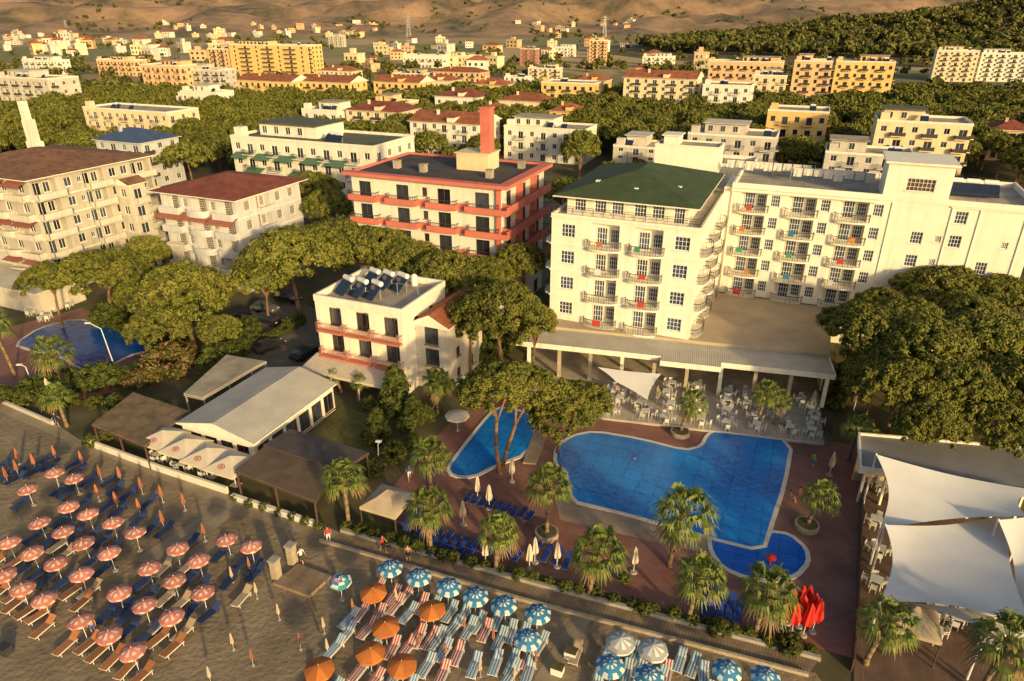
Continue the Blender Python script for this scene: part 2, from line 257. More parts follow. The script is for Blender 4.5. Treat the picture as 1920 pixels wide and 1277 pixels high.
def grid(name,x0,x1,y0,y1,nx,ny,fz,m):
    mb=MB(); 
    for j in range(ny+1):
        for i in range(nx+1):
            x=x0+(x1-x0)*i/nx; y=y0+(y1-y0)*j/ny; mb.v.append((x,y,fz(x,y)))
    for j in range(ny):
        for i in range(nx): k=j*(nx+1)+i; mb.f.append((k,k+1,k+nx+2,k+nx+1)); mb.m.append(0)
    o=mb.build(name,m,smooth=True); o['kind']='structure'; return o
def sst(t): t=max(0,min(1,t)); return t*t*(3-2*t)
def hz(x,y):
    r1=1-abs(fbm(x/700+4,y/900)); r2=1-abs(fbm(x/330+1,y/300+7))
    return -3+270*sst((y-1500)/2700)*(.35+.75*r1*r1+.25*fbm(x/1300,y/1600))+60*sst((y-1500)/600)*r2*r2
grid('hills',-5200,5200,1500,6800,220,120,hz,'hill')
def wz(x,y): return -2+min(62,54*(max(0,x-40)/600)**1.5)*math.exp(-((y-960)/210)**2)*(1+.25*fbm(x/120,y/120))
grid('wooded_hill',60,1400,520,1450,70,50,wz,'soil')
# ------------------------------------------------------------------ foliage
t=(1+5**.5)/2
IV=[Vector(v).normalized() for v in ((-1,t,0),(1,t,0),(-1,-t,0),(1,-t,0),(0,-1,t),(0,1,t),(0,-1,-t),(0,1,-t),(t,0,-1),(t,0,1),(-t,0,-1),(-t,0,1))]
IF=((0,11,5),(0,5,1),(0,1,7),(0,7,10),(0,10,11),(1,5,9),(5,11,4),(11,10,2),(10,7,6),(7,1,8),(3,9,4),(3,4,2),(3,2,6),(3,6,8),(3,8,9),(4,9,5),(2,4,11),(6,2,10),(8,6,7),(9,8,1))
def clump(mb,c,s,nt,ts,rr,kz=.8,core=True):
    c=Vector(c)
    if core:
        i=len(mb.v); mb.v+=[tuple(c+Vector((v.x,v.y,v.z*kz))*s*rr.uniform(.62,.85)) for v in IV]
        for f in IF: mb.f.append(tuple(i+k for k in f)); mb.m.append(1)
    for _ in range(nt):
        d=Vector((rr.gauss(0,1),rr.gauss(0,1),rr.gauss(.25,1))).normalized()
        p=c+Vector((d.x,d.y,d.z*kz))*s*rr.uniform(.75,1.15)
        n=(d+Vector((rr.uniform(-1,1),rr.uniform(-1,1),rr.uniform(-1,1)))*.5).normalized()
        a=n.orthogonal().normalized(); a=Matrix.Rotation(rr.uniform(0,6.28),3,n)@a; b=n.cross(a); q=ts*rr.uniform(.7,1.4)
        mb.face([p-a*q,p-b*q*.5,p+a*q,p+b*q*.5],0)
def crown_mesh(name,seed,kind,ncl,nt,ts,cr,mats):
    rr=random.Random(seed); mb=MB(); ph=rr.uniform(0,6)
    for i in range(ncl):
        q=math.sqrt((i+.5)/ncl); a=i*2.39996+rr.uniform(-.25,.25)
        if kind=='pine':
            lob=1+.12*math.sin(2*a+ph)+.09*math.sin(3*a+ph*2)+.05*math.sin(7*a+ph)
            r=q*lob*.9; z=.46*(1-q**2.6)+rr.uniform(-.035,.035)+.04*math.sin(5*r*math.cos(a)+ph)*math.cos(4*r*math.sin(a))
            if rr.random()<.22: z-=rr.uniform(.1,.32)*(1-.35*q); r*=.9
            clump(mb,(r*math.cos(a),r*math.sin(a),z),cr*rr.uniform(.7,1.25),nt,ts,rr)
        elif kind=='round':
            u=rr.uniform(-.75,1); s=math.sqrt(max(0,1-u*u)); k=rr.uniform(.65,.95)
            clump(mb,(s*math.cos(a)*k,s*math.sin(a)*k,u*k),cr*rr.uniform(.7,1.3),nt,ts,rr,1)
        elif kind=='cone':
            z=rr.random()**1.3; s=(1-z)*.75+.05
            clump(mb,(s*math.cos(a)*rr.uniform(.7,1),s*math.sin(a)*rr.uniform(.7,1),z*2-.7),cr*rr.uniform(.7,1.2),nt,ts,rr,1)
    return mb.mesh(name,mats)
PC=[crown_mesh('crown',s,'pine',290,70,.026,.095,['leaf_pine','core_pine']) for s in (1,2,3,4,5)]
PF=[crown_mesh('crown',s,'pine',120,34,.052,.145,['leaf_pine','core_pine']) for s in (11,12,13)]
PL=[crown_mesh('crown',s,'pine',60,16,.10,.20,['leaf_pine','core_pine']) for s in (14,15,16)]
BC=[crown_mesh('foliage',s,'round',46,40,.09,.30,['leaf_bush','core_pine']) for s in (21,22,23)]
DC=[crown_mesh('foliage',s,'round',46,40,.09,.30,['leaf_dark','core_pine']) for s in (31,32)]
YC=[crown_mesh('foliage',33,'round',40,40,.09,.30,['leaf_dry','core_pine'])]
KC=[crown_mesh('crown',41,'cone',70,40,.08,.24,['leaf_dark','core_pine'])]
def trunk_mesh(seed):
    rr=random.Random(seed); mb=MB(); lx,ly=rr.uniform(-.05,.05),rr.uniform(-.05,.05)
    pts=[Vector((lx*k*k*1.6,ly*k*k*1.6,k*.72)) for k in (0,.33,.66,1)]
    for i in range(3): mb.cyl(pts[i],pts[i+1],.052-.008*i,.044-.008*i,8)
    for k in range(6):
        a=k*1.05+rr.uniform(-.2,.2); q=rr.uniform(.4,.62); m=pts[3]+Vector((math.cos(a)*q*.4,math.sin(a)*q*.4,.13)); st=pts[2]+(pts[3]-pts[2])*rr.uniform(.4,1)
        mb.cyl(st,m,.026,.018,6); mb.cyl(m,(math.cos(a)*q,math.sin(a)*q,1.0),.018,.008,6)
    return mb.mesh('trunk',['bark'],True)
TM=[trunk_mesh(s) for s in (1,2,3)]
stm=MB(); stm.cyl((0,0,-1),(0,0,0),.06,.03,6); STM=stm.mesh('stem',['bark'])
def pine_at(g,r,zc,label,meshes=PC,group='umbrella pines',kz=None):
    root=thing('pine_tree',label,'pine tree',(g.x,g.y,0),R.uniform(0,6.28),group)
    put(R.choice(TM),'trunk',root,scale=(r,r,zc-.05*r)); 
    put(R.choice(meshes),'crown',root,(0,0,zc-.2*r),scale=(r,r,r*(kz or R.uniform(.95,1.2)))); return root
def pine(cx,cy,wpx,zc,label,kz=None,group=None):
    g=P(cx,cy,zc); return pine_at(g,wpx/2*dep(g)/F*1.18,zc,label,PC,group,kz)
def bush(cx,cy,wpx,label,meshes=BC,group='shrubs',kz=.85,name='shrub',cat='shrub'):
    z0=wpx/2*.05*.6; g=P(cx,cy,z0); r=wpx/2*dep(g)/F; zc=r*kz*.8
    root=thing(name,label,cat,(g.x,g.y,0),R.uniform(0,6.28),group); put(R.choice(meshes),'foliage',root,(0,0,zc),scale=(r,r,r*kz)); put(STM,'stem',root,(0,0,zc),scale=(r,r,zc)); return root
# ------------------------------------------------------------------ buildings
FP=[]
WC={}
def window_mesh(w,h,st):
    k=(round(w,2),round(h,2),st)
    if k in WC: return WC[k]
    fm,pm,nx,ny={'g':('frame','bluepane',4,3),'w':('frame','glass',2,1),'d':('framedark','glass',2,1),'s':('frame','shutter',1,6),'c':('frame','glass',2,1),'k':('frame','framedark',7,3)}[st]
    fb=MB(); b=.07
    fb.box(0,w,-.05,0.03,0,b); fb.box(0,w,-.05,.03,h-b,h); fb.box(0,b,-.05,.03,b,h-b); fb.box(w-b,w,-.05,.03,b,h-b)
    for i in range(1,nx): fb.box(w*i/nx-.025,w*i/nx+.025,-.045,.025,b,h-b)
    for i in range(1,ny): fb.box(b,w-b,-.04,.02,h*i/ny-.022,h*i/ny+.022)
    fb.box(-.08,w+.08,-.28,-.06,-.07,-.003)
    pb=MB(); pb.face([(0,.035,0),(w,.035,0),(w,.035,h),(0,.035,h)])
    one=MB(); one.v=fb.v[:]; one.f=fb.f[:]; one.m=fb.m[:]; one.face([(0,.035,0),(w,.035,0),(w,.035,h),(0,.035,h)],1)
    WC[k]=(fb.mesh('window',[fm]),pb.mesh('pane',[pm]),one.mesh('window',[fm,pm])); return WC[k]
BLC={}
def balcony_mesh(w,d,curved,style,slabm,railm):
    k=(round(w,2),d,curved,style,slabm,railm)
    if k in BLC: return BLC[k]
    pts=[(0,0),(0,-d*.35)]+[(w/2-w/2*math.cos(a),-d*.35-d*.65*math.sin(a)) for a in [pi*i/10 for i in range(1,10)]]+[(w,-d*.35),(w,0)] if curved else [(0,0),(0,-d),(w,-d),(w,0)]
    sb=MB(); sb.prism(pts,-.2,0)
    rb=MB()
    if style=='solid':
        for a,b in zip(pts,pts[1:]):
            A,B=Vector((*a,0)),Vector((*b,0)); t=(B-A).normalized(); n=Vector((-t.y,t.x,0))*.1
            rb.prism([A,B,B+n,A+n],.003,.85)
    else:
        for a,b in zip(pts,pts[1:]):
            A,B=Vector((*a,0)),Vector((*b,0)); ln=(B-A).length
            rb.cyl(A+Vector((0,0,.95)),B+Vector((0,0,.95)),.045,n=5); rb.cyl(A+Vector((0,0,.5)),B+Vector((0,0,.5)),.02,n=4)
            for q in range(int(ln/.28)+1):
                p=A+(B-A)*(q*.28/ln if ln>0 else 0); rb.box(p.x-.014,p.x+.014,p.y-.014,p.y+.014,0.002,.95)
    BLC[k]=(sb.mesh('balcony',[slabm]),rb.mesh('railing',[railm])); return BLC[k]
def facade(mb,Mf,W,h,ops):
    us=sorted({0,W,*[round(o[0],3) for o in ops],*[round(o[1],3) for o in ops]}); vs=sorted({0,h,*[round(o[2],3) for o in ops],*[round(o[3],3) for o in ops]})
    for i in range(len(us)-1):
        for j in range(len(vs)-1):
            cu,cv=(us[i]+us[i+1])/2,(vs[j]+vs[j+1])/2
            if any(o[0]<cu<o[1] and o[2]<cv<o[3] for o in ops): continue
            mb.face([Mf(us[i],vs[j],0),Mf(us[i+1],vs[j],0),Mf(us[i+1],vs[j+1],0),Mf(us[i],vs[j+1],0)])
    for a,b,c,e,d in ops:
        mb.face([Mf(a,c,0),Mf(b,c,0),Mf(b,c,d),Mf(a,c,d)]); mb.face([Mf(a,e,d),Mf(b,e,d),Mf(b,e,0),Mf(a,e,0)]); mb.face([Mf(a,c,0),Mf(a,c,d),Mf(a,e,d),Mf(a,e,0)]); mb.face([Mf(b,c,d),Mf(b,c,0),Mf(b,e,0),Mf(b,e,d)])
        if d>.5: mb.face([Mf(a,c,d),Mf(b,c,d),Mf(b,e,d),Mf(a,e,d)])
def solar(parent,loc,rz=0,s=1):
    mb=MB(); T=Matrix.Translation((0,0,.85*s))@Matrix.Rotation(math.radians(42),4,'X')
    mb.box(-.95*s,.95*s,-.95*s,.95*s,-.04,.04,0,T); mb.box(-.9*s,-.82*s,.5*s,.58*s,0,1.3*s,1); mb.box(.82*s,.9*s,.5*s,.58*s,0,1.3*s,1)
    o=mb.build('solar_panel',['pv','steel'],parent,loc,rz)
    mb=MB(); mb.cyl((-.75*s,.85*s,1.75*s),(.75*s,.85*s,1.75*s),.3*s,n=12); mb.build('water_tank',['whitemetal'],o)
def hiproof(mb,x0,x1,y0,y1,z,rh,o,gable=False,th=.14):
    x0-=o;x1+=o;y0-=o;y1+=o; mb.box(x0,x1,y0,y1,z,z+th,1); z+=th+.002
    W,D=x1-x0,y1-y0
    if W>=D:
        k=0 if gable else D/2*.95; a=Vector((x0+k,(y0+y1)/2,z+rh)); b=Vector((x1-k,(y0+y1)/2,z+rh))
        mb.face([(x0,y0,z),(x1,y0,z),b,a]); mb.face([(x1,y1,z),(x0,y1,z),a,b]); mb.face([(x1,y0,z),(x1,y1,z),b],1 if gable else 0); mb.face([(x0,y1,z),(x0,y0,z),a],1 if gable else 0)
    else:
        k=0 if gable else W/2*.95; a=Vector(((x0+x1)/2,y0+k,z+rh)); b=Vector(((x0+x1)/2,y1-k,z+rh))
        mb.face([(x0,y1,z),(x0,y0,z),a,b]); mb.face([(x1,y0,z),(x1,y1,z),b,a]); mb.face([(x0,y0,z),(x1,y0,z),a],1 if gable else 0); mb.face([(x1,y1,z),(x0,y1,z),b],1 if gable else 0)
def block(root,ox,oy,oz,W,D,h,nf,wall,fr=(),rt=(),lf=(),roof='flat',rm='roofflat',trim='white',st='w',balf=(),balr=(),ball=(),slabm='white',railm='metal',bst='bars',det=1,par=.7,band=False,rh=2.5,o=.6,wallname='wall'):
    fh=h/nf; mb=MB()
    sides=[(fr,balf,W,lambda u,v,d:(ox+u,oy+d,oz+v),0),(rt,balr,D,lambda u,v,d:(ox+W-d,oy+u,oz+v),pi/2),(lf,ball,D,lambda u,v,d:(ox+d,oy+D-u,oz+v),-pi/2),((),(),W,lambda u,v,d:(ox+W-u,oy+D-d,oz+v),pi)]
    wl=[]
    for cols,bal,wd,Mf,rz in sides:
        ops=[]
        for i in range(nf):
            for c in cols:
                uc,w,hh,sill=c[:4]; s2=c[4] if len(c)>4 else st
                if len(c)>5 and i not in c[5]: continue
                if s2[0]=='L':
                    ops.append((round(uc-w/2,3),round(uc+w/2,3),round(i*fh+.03,3),round(i*fh+fh-.38,3),1.25)); q=s2[1]
                    wl.append((Mf(uc-w*.36,i*fh+.06,1.19),1.3,min(2.15,fh-.6),q,rz)); wl.append((Mf(uc+w*.12,i*fh+.5,1.19),1.1,min(1.6,fh-1),q,rz)); continue
                hh=min(hh,fh-sill-.15)
                ops.append((round(uc-w/2,3),round(uc+w/2,3),round(i*fh+sill,3),round(i*fh+sill+hh,3),.2)); wl.append((Mf(uc-w/2,i*fh+sill,.16),w,hh,s2,rz))
        facade(mb,Mf,wd,h,ops)
        for b in bal:
            u0,u1,d,cv=b[:4]; rows=b[4] if len(b)>4 else range(1,nf)
            for i in rows:
                sm,rmh=balcony_mesh(u1-u0,d,cv,bst,slabm,railm); bo=put(sm,'balcony',root,Mf(u0,i*fh,-.003),rz); put(rmh,'railing',bo)
    mb.build(wallname,wall,root)
    for loc,w,hh,s2,rz in wl:
        a,b,c=window_mesh(w,hh,s2)
        if det>1: q=put(a,'window',root,loc,rz); put(b,'pane',q)
        else: put(c,'window',root,loc,rz)
    if band:
        mb=MB()
        for i in range(1,nf+1):
            z=oz+i*fh-.18; mb.box(ox-.12,ox+W+.12,oy-.12,oy-.003,z,z+.16); mb.box(ox+W+.003,ox+W+.12,oy,oy+D,z,z+.16); mb.box(ox-.12,ox-.003,oy,oy+D,z,z+.16)
        mb.build('cornice',trim,root)
    ro=None
    if roof=='flat':
        mb=MB(); mb.box(ox+.01,ox+W-.01,oy+.01,oy+D-.01,oz+h-.1,oz+h+.03); ro=mb.build('roof',rm,root)
        if par:
            mb=MB(); z0,z1=oz+h+.032,oz+h+par; e=.06
            mb.box(ox-e,ox+W+e,oy-e,oy+.2,z0,z1); mb.box(ox-e,ox+W+e,oy+D-.2,oy+D+e,z0,z1); mb.box(ox-e,ox+.2,oy+.2,oy+D-.2,z0,z1); mb.box(ox+W-.2,ox+W+e,oy+.2,oy+D-.2,z0,z1); mb.build('parapet',trim,ro)
    elif roof in('hip','gable'):
        mb=MB(); hiproof(mb,ox,ox+W,oy,oy+D,oz+h,rh,o,roof=='gable'); ro=mb.build('roof',[rm,trim],root)
    return ro
def auto(W,n=None,w=1.3,h=1.4,sill=.9,door=False):
    n=n or max(2,int(W/3.3)); 
    return [((k+.5)*W/n,w,h if not(door and k%2) else 2.1,sill if not(door and k%2) else .08) for k in range(n)]
def root_b(label,cat,A,name='apartment_building',group=None): return thing(name,label,cat,(A.x,A.y,0),ANG,group)
def foot(A,W,D): FP.append((A.copy(),W,D))
def far(label,xl,yb,yt,xr,D,nf,wall,roof='flat',rm=None,cat='building',st='w',bal=True,extras=True,slabm=None,trim='white',rh=2.6,nwin=None,bst='bars',railm='metal',name='apartment_building'):
    A=P(xl,yb); zt=zat(A,yt); d=A.y*CT+(H-zt)*ST; A.x=(xl-960)/F*d; ur=(xr-960)/F
    W=(ur*d-A.x)/(E.x-ur*E.y*CT); root=root_b(label,cat,A,name); foot(A,W,D)
    fc=auto(W,nwin); n=len(fc); 
    while n*nf>62: fc=auto(W,n-1); n=len(fc)
    rc=auto(D,max(2,min(int(D/3.6),34//nf))); bf=[]; br=[]
    if bal:
        lg=R.random()<.5
        for k in range(n):
            if (k%2==1 if n>2 else k==1): bf.append((fc[k][0]-W/n*.5+.1,fc[k][0]+W/n*.5-.1,1.1,False)); fc[k]=(fc[k][0],1.8 if lg else 1.6,2.1,.08)
        u=rc[0][0]; br.append((u-1.3,u+1.3,1.,False)); rc[0]=(u,1.5,2.1,.08)
    rm=rm or ('roofflat' if roof=='flat' else 'rooftile')
    ro=block(root,0,0,0,W,D,zt,nf,wall,fc,rc,(),roof,rm,trim,st,bf,br,(),slabm or wall,railm,'solid' if bal and lg else 'bars',1,.6,False,rh)
    if roof=='flat' and extras:
        if W>9 and R.random()<.75:  # set-back attic storey
            aw=W*R.uniform(.35,.6); ax=R.uniform(.5,W-aw-.5); mb=MB(); mb.box(ax,ax+aw,D*.35,D-.6,zt+.035,zt+2.6); mb.build('attic',wall,root)
            mb=MB(); mb.box(ax-.5,ax+aw+.5,D*.35-.8,D-.3,zt+2.603,zt+2.78); mb.build('attic_roof',R.choice(['white2','roofflat','roofolive','roofflat']),root)
            for k in range(max(1,int(aw/3.5))): put(window_mesh(1.3,1.6,st)[2],'window',root,(ax+.8+k*3.2,D*.35-.045,zt+.5)) if ax+.8+k*3.2+1.3<ax+aw else None
        mb=MB(); mb.box(.6,2.6,.8,2.8,zt+.035,zt+2.2); mb.build('stair_housing',wall,root)
        for k in range(R.randint(1,3)): solar(ro,(W*R.uniform(.3,.9),D*R.uniform(.1,.24),zt+.03))
    elif extras:
        mb=MB(); mb.box(W*.3,W*.3+.8,D*.3,D*.3+.6,zt+.3,zt+rh+.5); mb.box(W*.3-.1,W*.3+.9,D*.3-.1,D*.3+.7,zt+rh+.503,zt+rh+.62); mb.build('chimney',wall,ro)
        if R.random()<.6: # dormer
            mb=MB(); mb.box(W*.55,W*.55+2.4,-.1,D*.3,zt+.2,zt+1.7); mb.box(W*.55-.3,W*.55+2.7,-.4,D*.32,zt+1.703,zt+1.85,1); mb.build('dormer',[wall,rm],ro)
    return root
# --- main hotel, front block
A=Vector((4.8,81.8,0)); W=17.6; D=21
hf=thing('hotel_building','white hotel block with green hipped roof and curved balconies','hotel',(A.x,A.y,0),ANG); foot(A,W,D)
fr=[(2.1,1.7,1.6,.85),(6.65,3.5,2.5,.1,'Lg'),(11.75,3.5,2.5,.1,'Lg'),(15.7,1.7,1.6,.85)]
rt=[(3.2,3.4,2.2,.06,'Lg'),(9.5,3.4,1.5,.9,'Lg'),(15.5,3.4,1.5,.9,'Lg')]
block(hf,0,0,5.03,W,D,13.3,4,'hotelwhite',fr,rt,(),'flat','conc','hotelwhite','g',[(4.6,8.7,1.0,True,range(0,4)),(9.7,13.8,1.0,True,range(0,4))],[(.9,5.5,1.2,True,range(0,4)),(7.2,11.8,1.2,True,range(0,4)),(13.2,17.6,1.1,True,range(0,4))],[(D-4.5,D-.3,1.3,True,range(1,4))],'hotelwhite','metal','bars',2,.35,True)
ph=[(1.6,1.4,1.5,.5),(4.1,1.4,1.5,.5),(6.2,1.4,1.5,.5),(8.9,1.4,1.5,.5),(11,1.4,1.5,.5),(13.4,1.2,1.9,.1)]
block(hf,1.4,1.5,18.36,14.4,D-3,2.25,1,'hotelwhite',ph,[(2,1.3,1.5,.5),(6,1.3,1.5,.5),(10,1.3,1.5,.5)],(),'hip','greenroof','hotelwhite','g',det=2,rh=2.35,o=1.4,wallname='penthouse_wall')
for k,(x,y,z) in enumerate(((4,4.2,21.6),(9,3.2,21.3),(13.5,6,21.3))):
    mb=MB(); mb.box(x,x+.5,y,y+.5,z-.4,z+.45); mb.build('roof_vent','hotelwhite',hf)
rb=MB()
pts=[Vector((.1,.1,18.75)),Vector((W-.1,.1,18.75)),Vector((W-.1,D,18.75))]
for a,b in zip(pts,pts[1:]):
    for dz in (.3,.6,.85): rb.cyl(a+Vector((0,0,dz)),b+Vector((0,0,dz)),.03,n=5)
    n=int((b-a).length/1.2)
    for k in range(n+1): p=a+(b-a)*k/n; rb.cyl(p,p+Vector((0,0,.85)),.03,n=5)
rb.build('terrace_railing','metal',hf)
# --- hotel wing
A2=Vector((29.0,91.0,0)); W2=34; D2=14
hw=thing('hotel_building','long white hotel wing with laundry on its flat roof','hotel',(A2.x,A2.y,0),ANG); foot(A2,W2,D2)
fr=[]
for k in range(3): fr+=[(6*k+2.8,3.3,2.2,.06,'Lg'),(6*k+5.5,1.1,1.5,.85,'g')]
fr+=[(22.3,1.3,1.5,.85,'g',(0,1,2,3)),(24.6,.7,.8,1.3,'g',(0,2,3)),(26.4,1.3,1.5,.85,'g',(1,3,4)),(29.8,1.2,1.5,.85,'g',(0,2)),(31.5,.7,.8,1.3,'g',(1,3))]
mb=MB(); mb.box(0,W2,0,D2,0,5.02); mb.box(-1.06,-.004,.25,9,0,19.6); mb.build('base_wall','hotelwhite',hw)
ro=block(hw,0,0,5.03,W2,D2,14.6,5,'hotelwhite',fr,[],(),'flat','roofflat','hotelwhite','g',[(6*k+.8,6*k+4.8,.9,True,range(0,5)) for k in range(3)],(),(),'hotelwhite','metal','bars',2,.7,False)
block(hw,17.6,.02,19.7,7,7,4.2,1,'hotelwhite',[(3.8,3.0,1.5,1.3,'k')],(),(),'flat','roofflat','hotelwhite','g',par=.2,wallname='roof_tower')
mb=MB(); mb.box(17.2,25.0,-.3,7.4,24.1,24.35); mb.build('tower_slab','hotelwhite',hw)
mb=MB()
for x in (18.9,25.3,28.2,32.8): mb.cyl((x,-.08,5.0),(x,-.08,19.5),.06,n=6)
mb.build('drainpipe','hotelwhite',hw)
mb=MB(); mb.box(-.02,18.2,-.35,-.004,4.8,5.0) ; mb.box(-.02,17.5,-.5,-.004,19.3,19.62); mb.box(25.1,W2,-.2,-.07,19.45,19.6); mb.build('cornice','hotelwhite',hw)
block(hw,-12.5,9,0,9.2,5,22.9,1,'hotelwhite',(),(),(),'flat','roofflat','hotelwhite','g',par=.25,wallname='stair_tower')
mb=MB(); mb.box(-11.5,-9.3,10,13,22.94,24.2); mb.box(-11.8,-9,9.7,13.3,24.203,24.35); mb.build('roof_hut','hotelwhite',hw)
block(hw,-13,15.5,0,14,8,19.2,6,'hotelwhite',(),(),(),'flat','roofflat','hotelwhite','g',par=.6,wallname='rear_wall')
mb=MB(); 
for k in range(9): x=1+3.8*k; mb.cyl((x,.05,20.35),(x,.05,21.2),.025,n=5)
mb.cyl((0,.05,21.2),(W2,.05,21.2),.025,n=5); mb.build('roof_railing','metal',hw)
for k in range(3): solar(ro,(26+1.9*k,6,19.7))
for k,(x,y,s) in enumerate(((4,10.5,1.3),(9,11,1.0),(14.5,10.2,1.6))): mb=MB(); mb.box(x,x+s,y,y+s,19.66,20.6); mb.box(x-.1,x+s+.1,y-.1,y+s+.1,20.603,20.72); mb.build('roof_box','conc',ro)
# laundry
WL=Matrix.Translation(A2)@Matrix.Rotation(ANG,4,'Z')
for line_,(y,x0,n) in enumerate(((8.5,-2.0,9),(6.0,7.0,8))):
    mb=MB(); 
    for x in (x0-.3,x0+n*1.25+.3): mb.cyl((x,y,19.6),(x,y,21.7),.04,n=6)
    mb.cyl((x0-.3,y,21.65),(x0+n*1.25+.3,y,21.65),.012,n=4); o=mb.build('washing_line','steel'); o.matrix_world=WL; tag(o,('rear' if line_==0 else 'front')+' washing line with posts on the white hotel roof','washing line')
    for k in range(n):
        mb=MB(); hh=R.uniform(.9,1.5); nn=6
        for i in range(nn): 
            xa,xb=x0+k*1.25+i*1.1/nn,x0+k*1.25+(i+1)*1.1/nn; ya,yb=y+.06*math.sin(i*1.7+k),y+.06*math.sin((i+1)*1.7+k)
            mb.face([(xa,ya,21.65-hh),(xb,yb,21.65-hh+.05),(xb,y,21.64),(xa,y,21.64)])
        o=mb.build('hung_sheet','sl_white'); o.matrix_world=WL; tag(o,'white sheet, %s from left on the %s washing line of hotel roof'%(ordn(k+1),('rear','front')[line_]),'laundry','sheets drying on the hotel roof')
HL=Matrix.Translation(A)@Matrix.Rotation(ANG,4,'Z')
for Lm,nm,bays,nf,fh in ((HL,'front block',[(4.6,8.7,1.0),(9.7,13.8,1.0)],4,13.3/4),(WL,'wing',[(6*k+.8,6*k+4.8,.9) for k in range(3)],5,14.6/5)):
    for i in range(nf):
        for bi,(u0,u1,d) in enumerate(bays):
            c=R.choice(['cl_red','u_orange','cl_red','u_orange','cl_white','u_green','u_blue']); 
            if R.random()<.3: continue
            q=R.uniform(.15,.6); x=u0+(u1-u0)*q; w_=R.uniform(.5,1.0); f=lambda x:-(d*.35+d*.65*math.sqrt(max(0,1-((x-(u0+u1)/2)/((u1-u0+.05)/2))**2)))
            z=5.03+i*fh; ya,yb=f(x)-.05,f(x+w_)-.05; mb=MB(); z0=z+R.uniform(.25,.5); mb.face([(x,ya,z0),(x+w_,yb,z0+.04),(x+w_,yb,z+1.02),(x,ya,z+1.02)]); mb.face([(x,ya,z+1.02),(x+w_,yb,z+1.02),(x+w_,yb+.12,z+1.02),(x,ya+.12,z+1.02)]); mb.face([(x,ya+.12,z+1.02),(x+w_,yb+.12,z+1.02),(x+w_,yb+.12,z+.6),(x,ya+.12,z+.6)])
            o=mb.build('towel',c); o.matrix_world=Lm; cn={'cl_red':'red','u_orange':'orange','u_green':'green','u_yellow':'yellow','cl_white':'white','u_pink':'pink','u_blue':'blue'}[c]
            tag(o,'%s towel on %s balcony, %s floor above terrace, %s bay from left'%(cn,nm,ordn(i+1),ordn(bi+1)),'towel','towels on the hotel balconies')
# --- podium restaurant
F0=P(975,640,4.7); F1=P(1567,703,4.7); e2=(F1-F0); e2.z=0; LW=e2.length; e2.normalize(); n2=Vector((-e2.y,e2.x,0)); a2=math.atan2(e2.y,e2.x)
pod=thing('restaurant_pavilion','open fronted restaurant pavilion with flat beige roof below the white hotel','restaurant',(F0.x,F0.y,0),a2)
loc=lambda v:(Vector((v.x,v.y,0))-Vector((F0.x,F0.y,0))); tl=lambda v:(loc(v).dot(e2),loc(v).dot(n2))
back=[tl(A2+E*17),tl(A2-E*.1-NB*.02),tl(A+E*W+NB*18),tl(A+NB*5)]
mb=MB(); mb.prism([(0,4.6),(LW,4.6),(LW+3.0,21.5),(back[1][0],back[1][1]+.0),(back[2][0],back[2][1]),(back[3][0],back[3][1])],4.5,5.0); mb.build('roof','terraceroof',pod)
mb=MB(); mb.prism([(-.5,0),(LW*.47,0),(LW*.47,-1.2),(LW*.66,-1.2),(LW*.66,0),(LW,0),(LW,4.58),(-.5,4.58)],4.35,4.62); mb.build('canopy','roofwhite',pod)
mb=MB(); mb.box(LW*.47,LW*.66,-1.23,-1.202,4.1,4.75); mb.box(-.5,LW*.47-.005,-.04,-.002,4.1,4.75); mb.box(LW*.66+.005,LW,-.04,-.002,4.1,4.75); mb.box(LW+.002,LW+.05,0,4.6,4.1,4.75); mb.build('fascia','white',pod)
for k in range(10):
    x=1+k*(LW-1.6)/9; mb=MB(); mb.box(x-.2,x+.2,.4,.8,.25,4.34); mb.build('column','stone' if k%3 else 'white',pod)
mb=MB(); mb.box(0,LW,8.6,8.9,0,4.48); mb.box(LW-.2,LW,5,8.55,0,4.48); mb.build('back_wall','cream',pod)
for k in range(11):
    x=1.2+k*(LW-2)/11; mb=MB(); mb.box(x,x+2.2,8.52,8.58,.3,3.2,0); mb.box(x+.1,x+1.05,8.49,8.517,.4,3.1,1); mb.box(x+1.15,x+2.1,8.49,8.517,.4,3.1,1); mb.build('glass_door',['frame','glass'],pod)
mb=MB(); q=[P(1130,783,.3),P(1545,832,.3),F1+n2*8.5,F0+n2*8.5,F0-n2*2]; mb.prism(q,0,.3); struct('dining_terrace',mb,'tilefloor')
mb=MB(); mb.cyl(P(1130,783,1.1),P(1545,832,1.1),.035,n=6)
for k in range(15): p=P(1130,783,.3)+(P(1545,832,.3)-P(1130,783,.3))*k/14; mb.cyl(p,p+Vector((0,0,.8)),.025,n=6)
tag(mb.build('terrace_railing','steel'),'low metal railing along the dining terrace above the pool','railing')
for i,(x,y) in enumerate(((1545,590),(1537,602),(1552,607))):
    p=P(x,y,5.0); t=thing('air_conditioner','grey air conditioning unit on terrace roof, %s of three from back'%ordn(i+1),'air conditioner',p,ANG,'air conditioners on the terrace roof')
    mb=MB(); mb.box(-.5,.5,-.25,.25,.1,1); mb.box(-.45,-.35,-.2,.2,.003,.098); mb.box(.35,.45,-.2,.2,.003,.098); mb.build('case','steel',t); mb=MB(); mb.cyl((0,-.253,.55),(0,-.28,.55),.34,n=14); mb.build('fan_grille','metal',t)
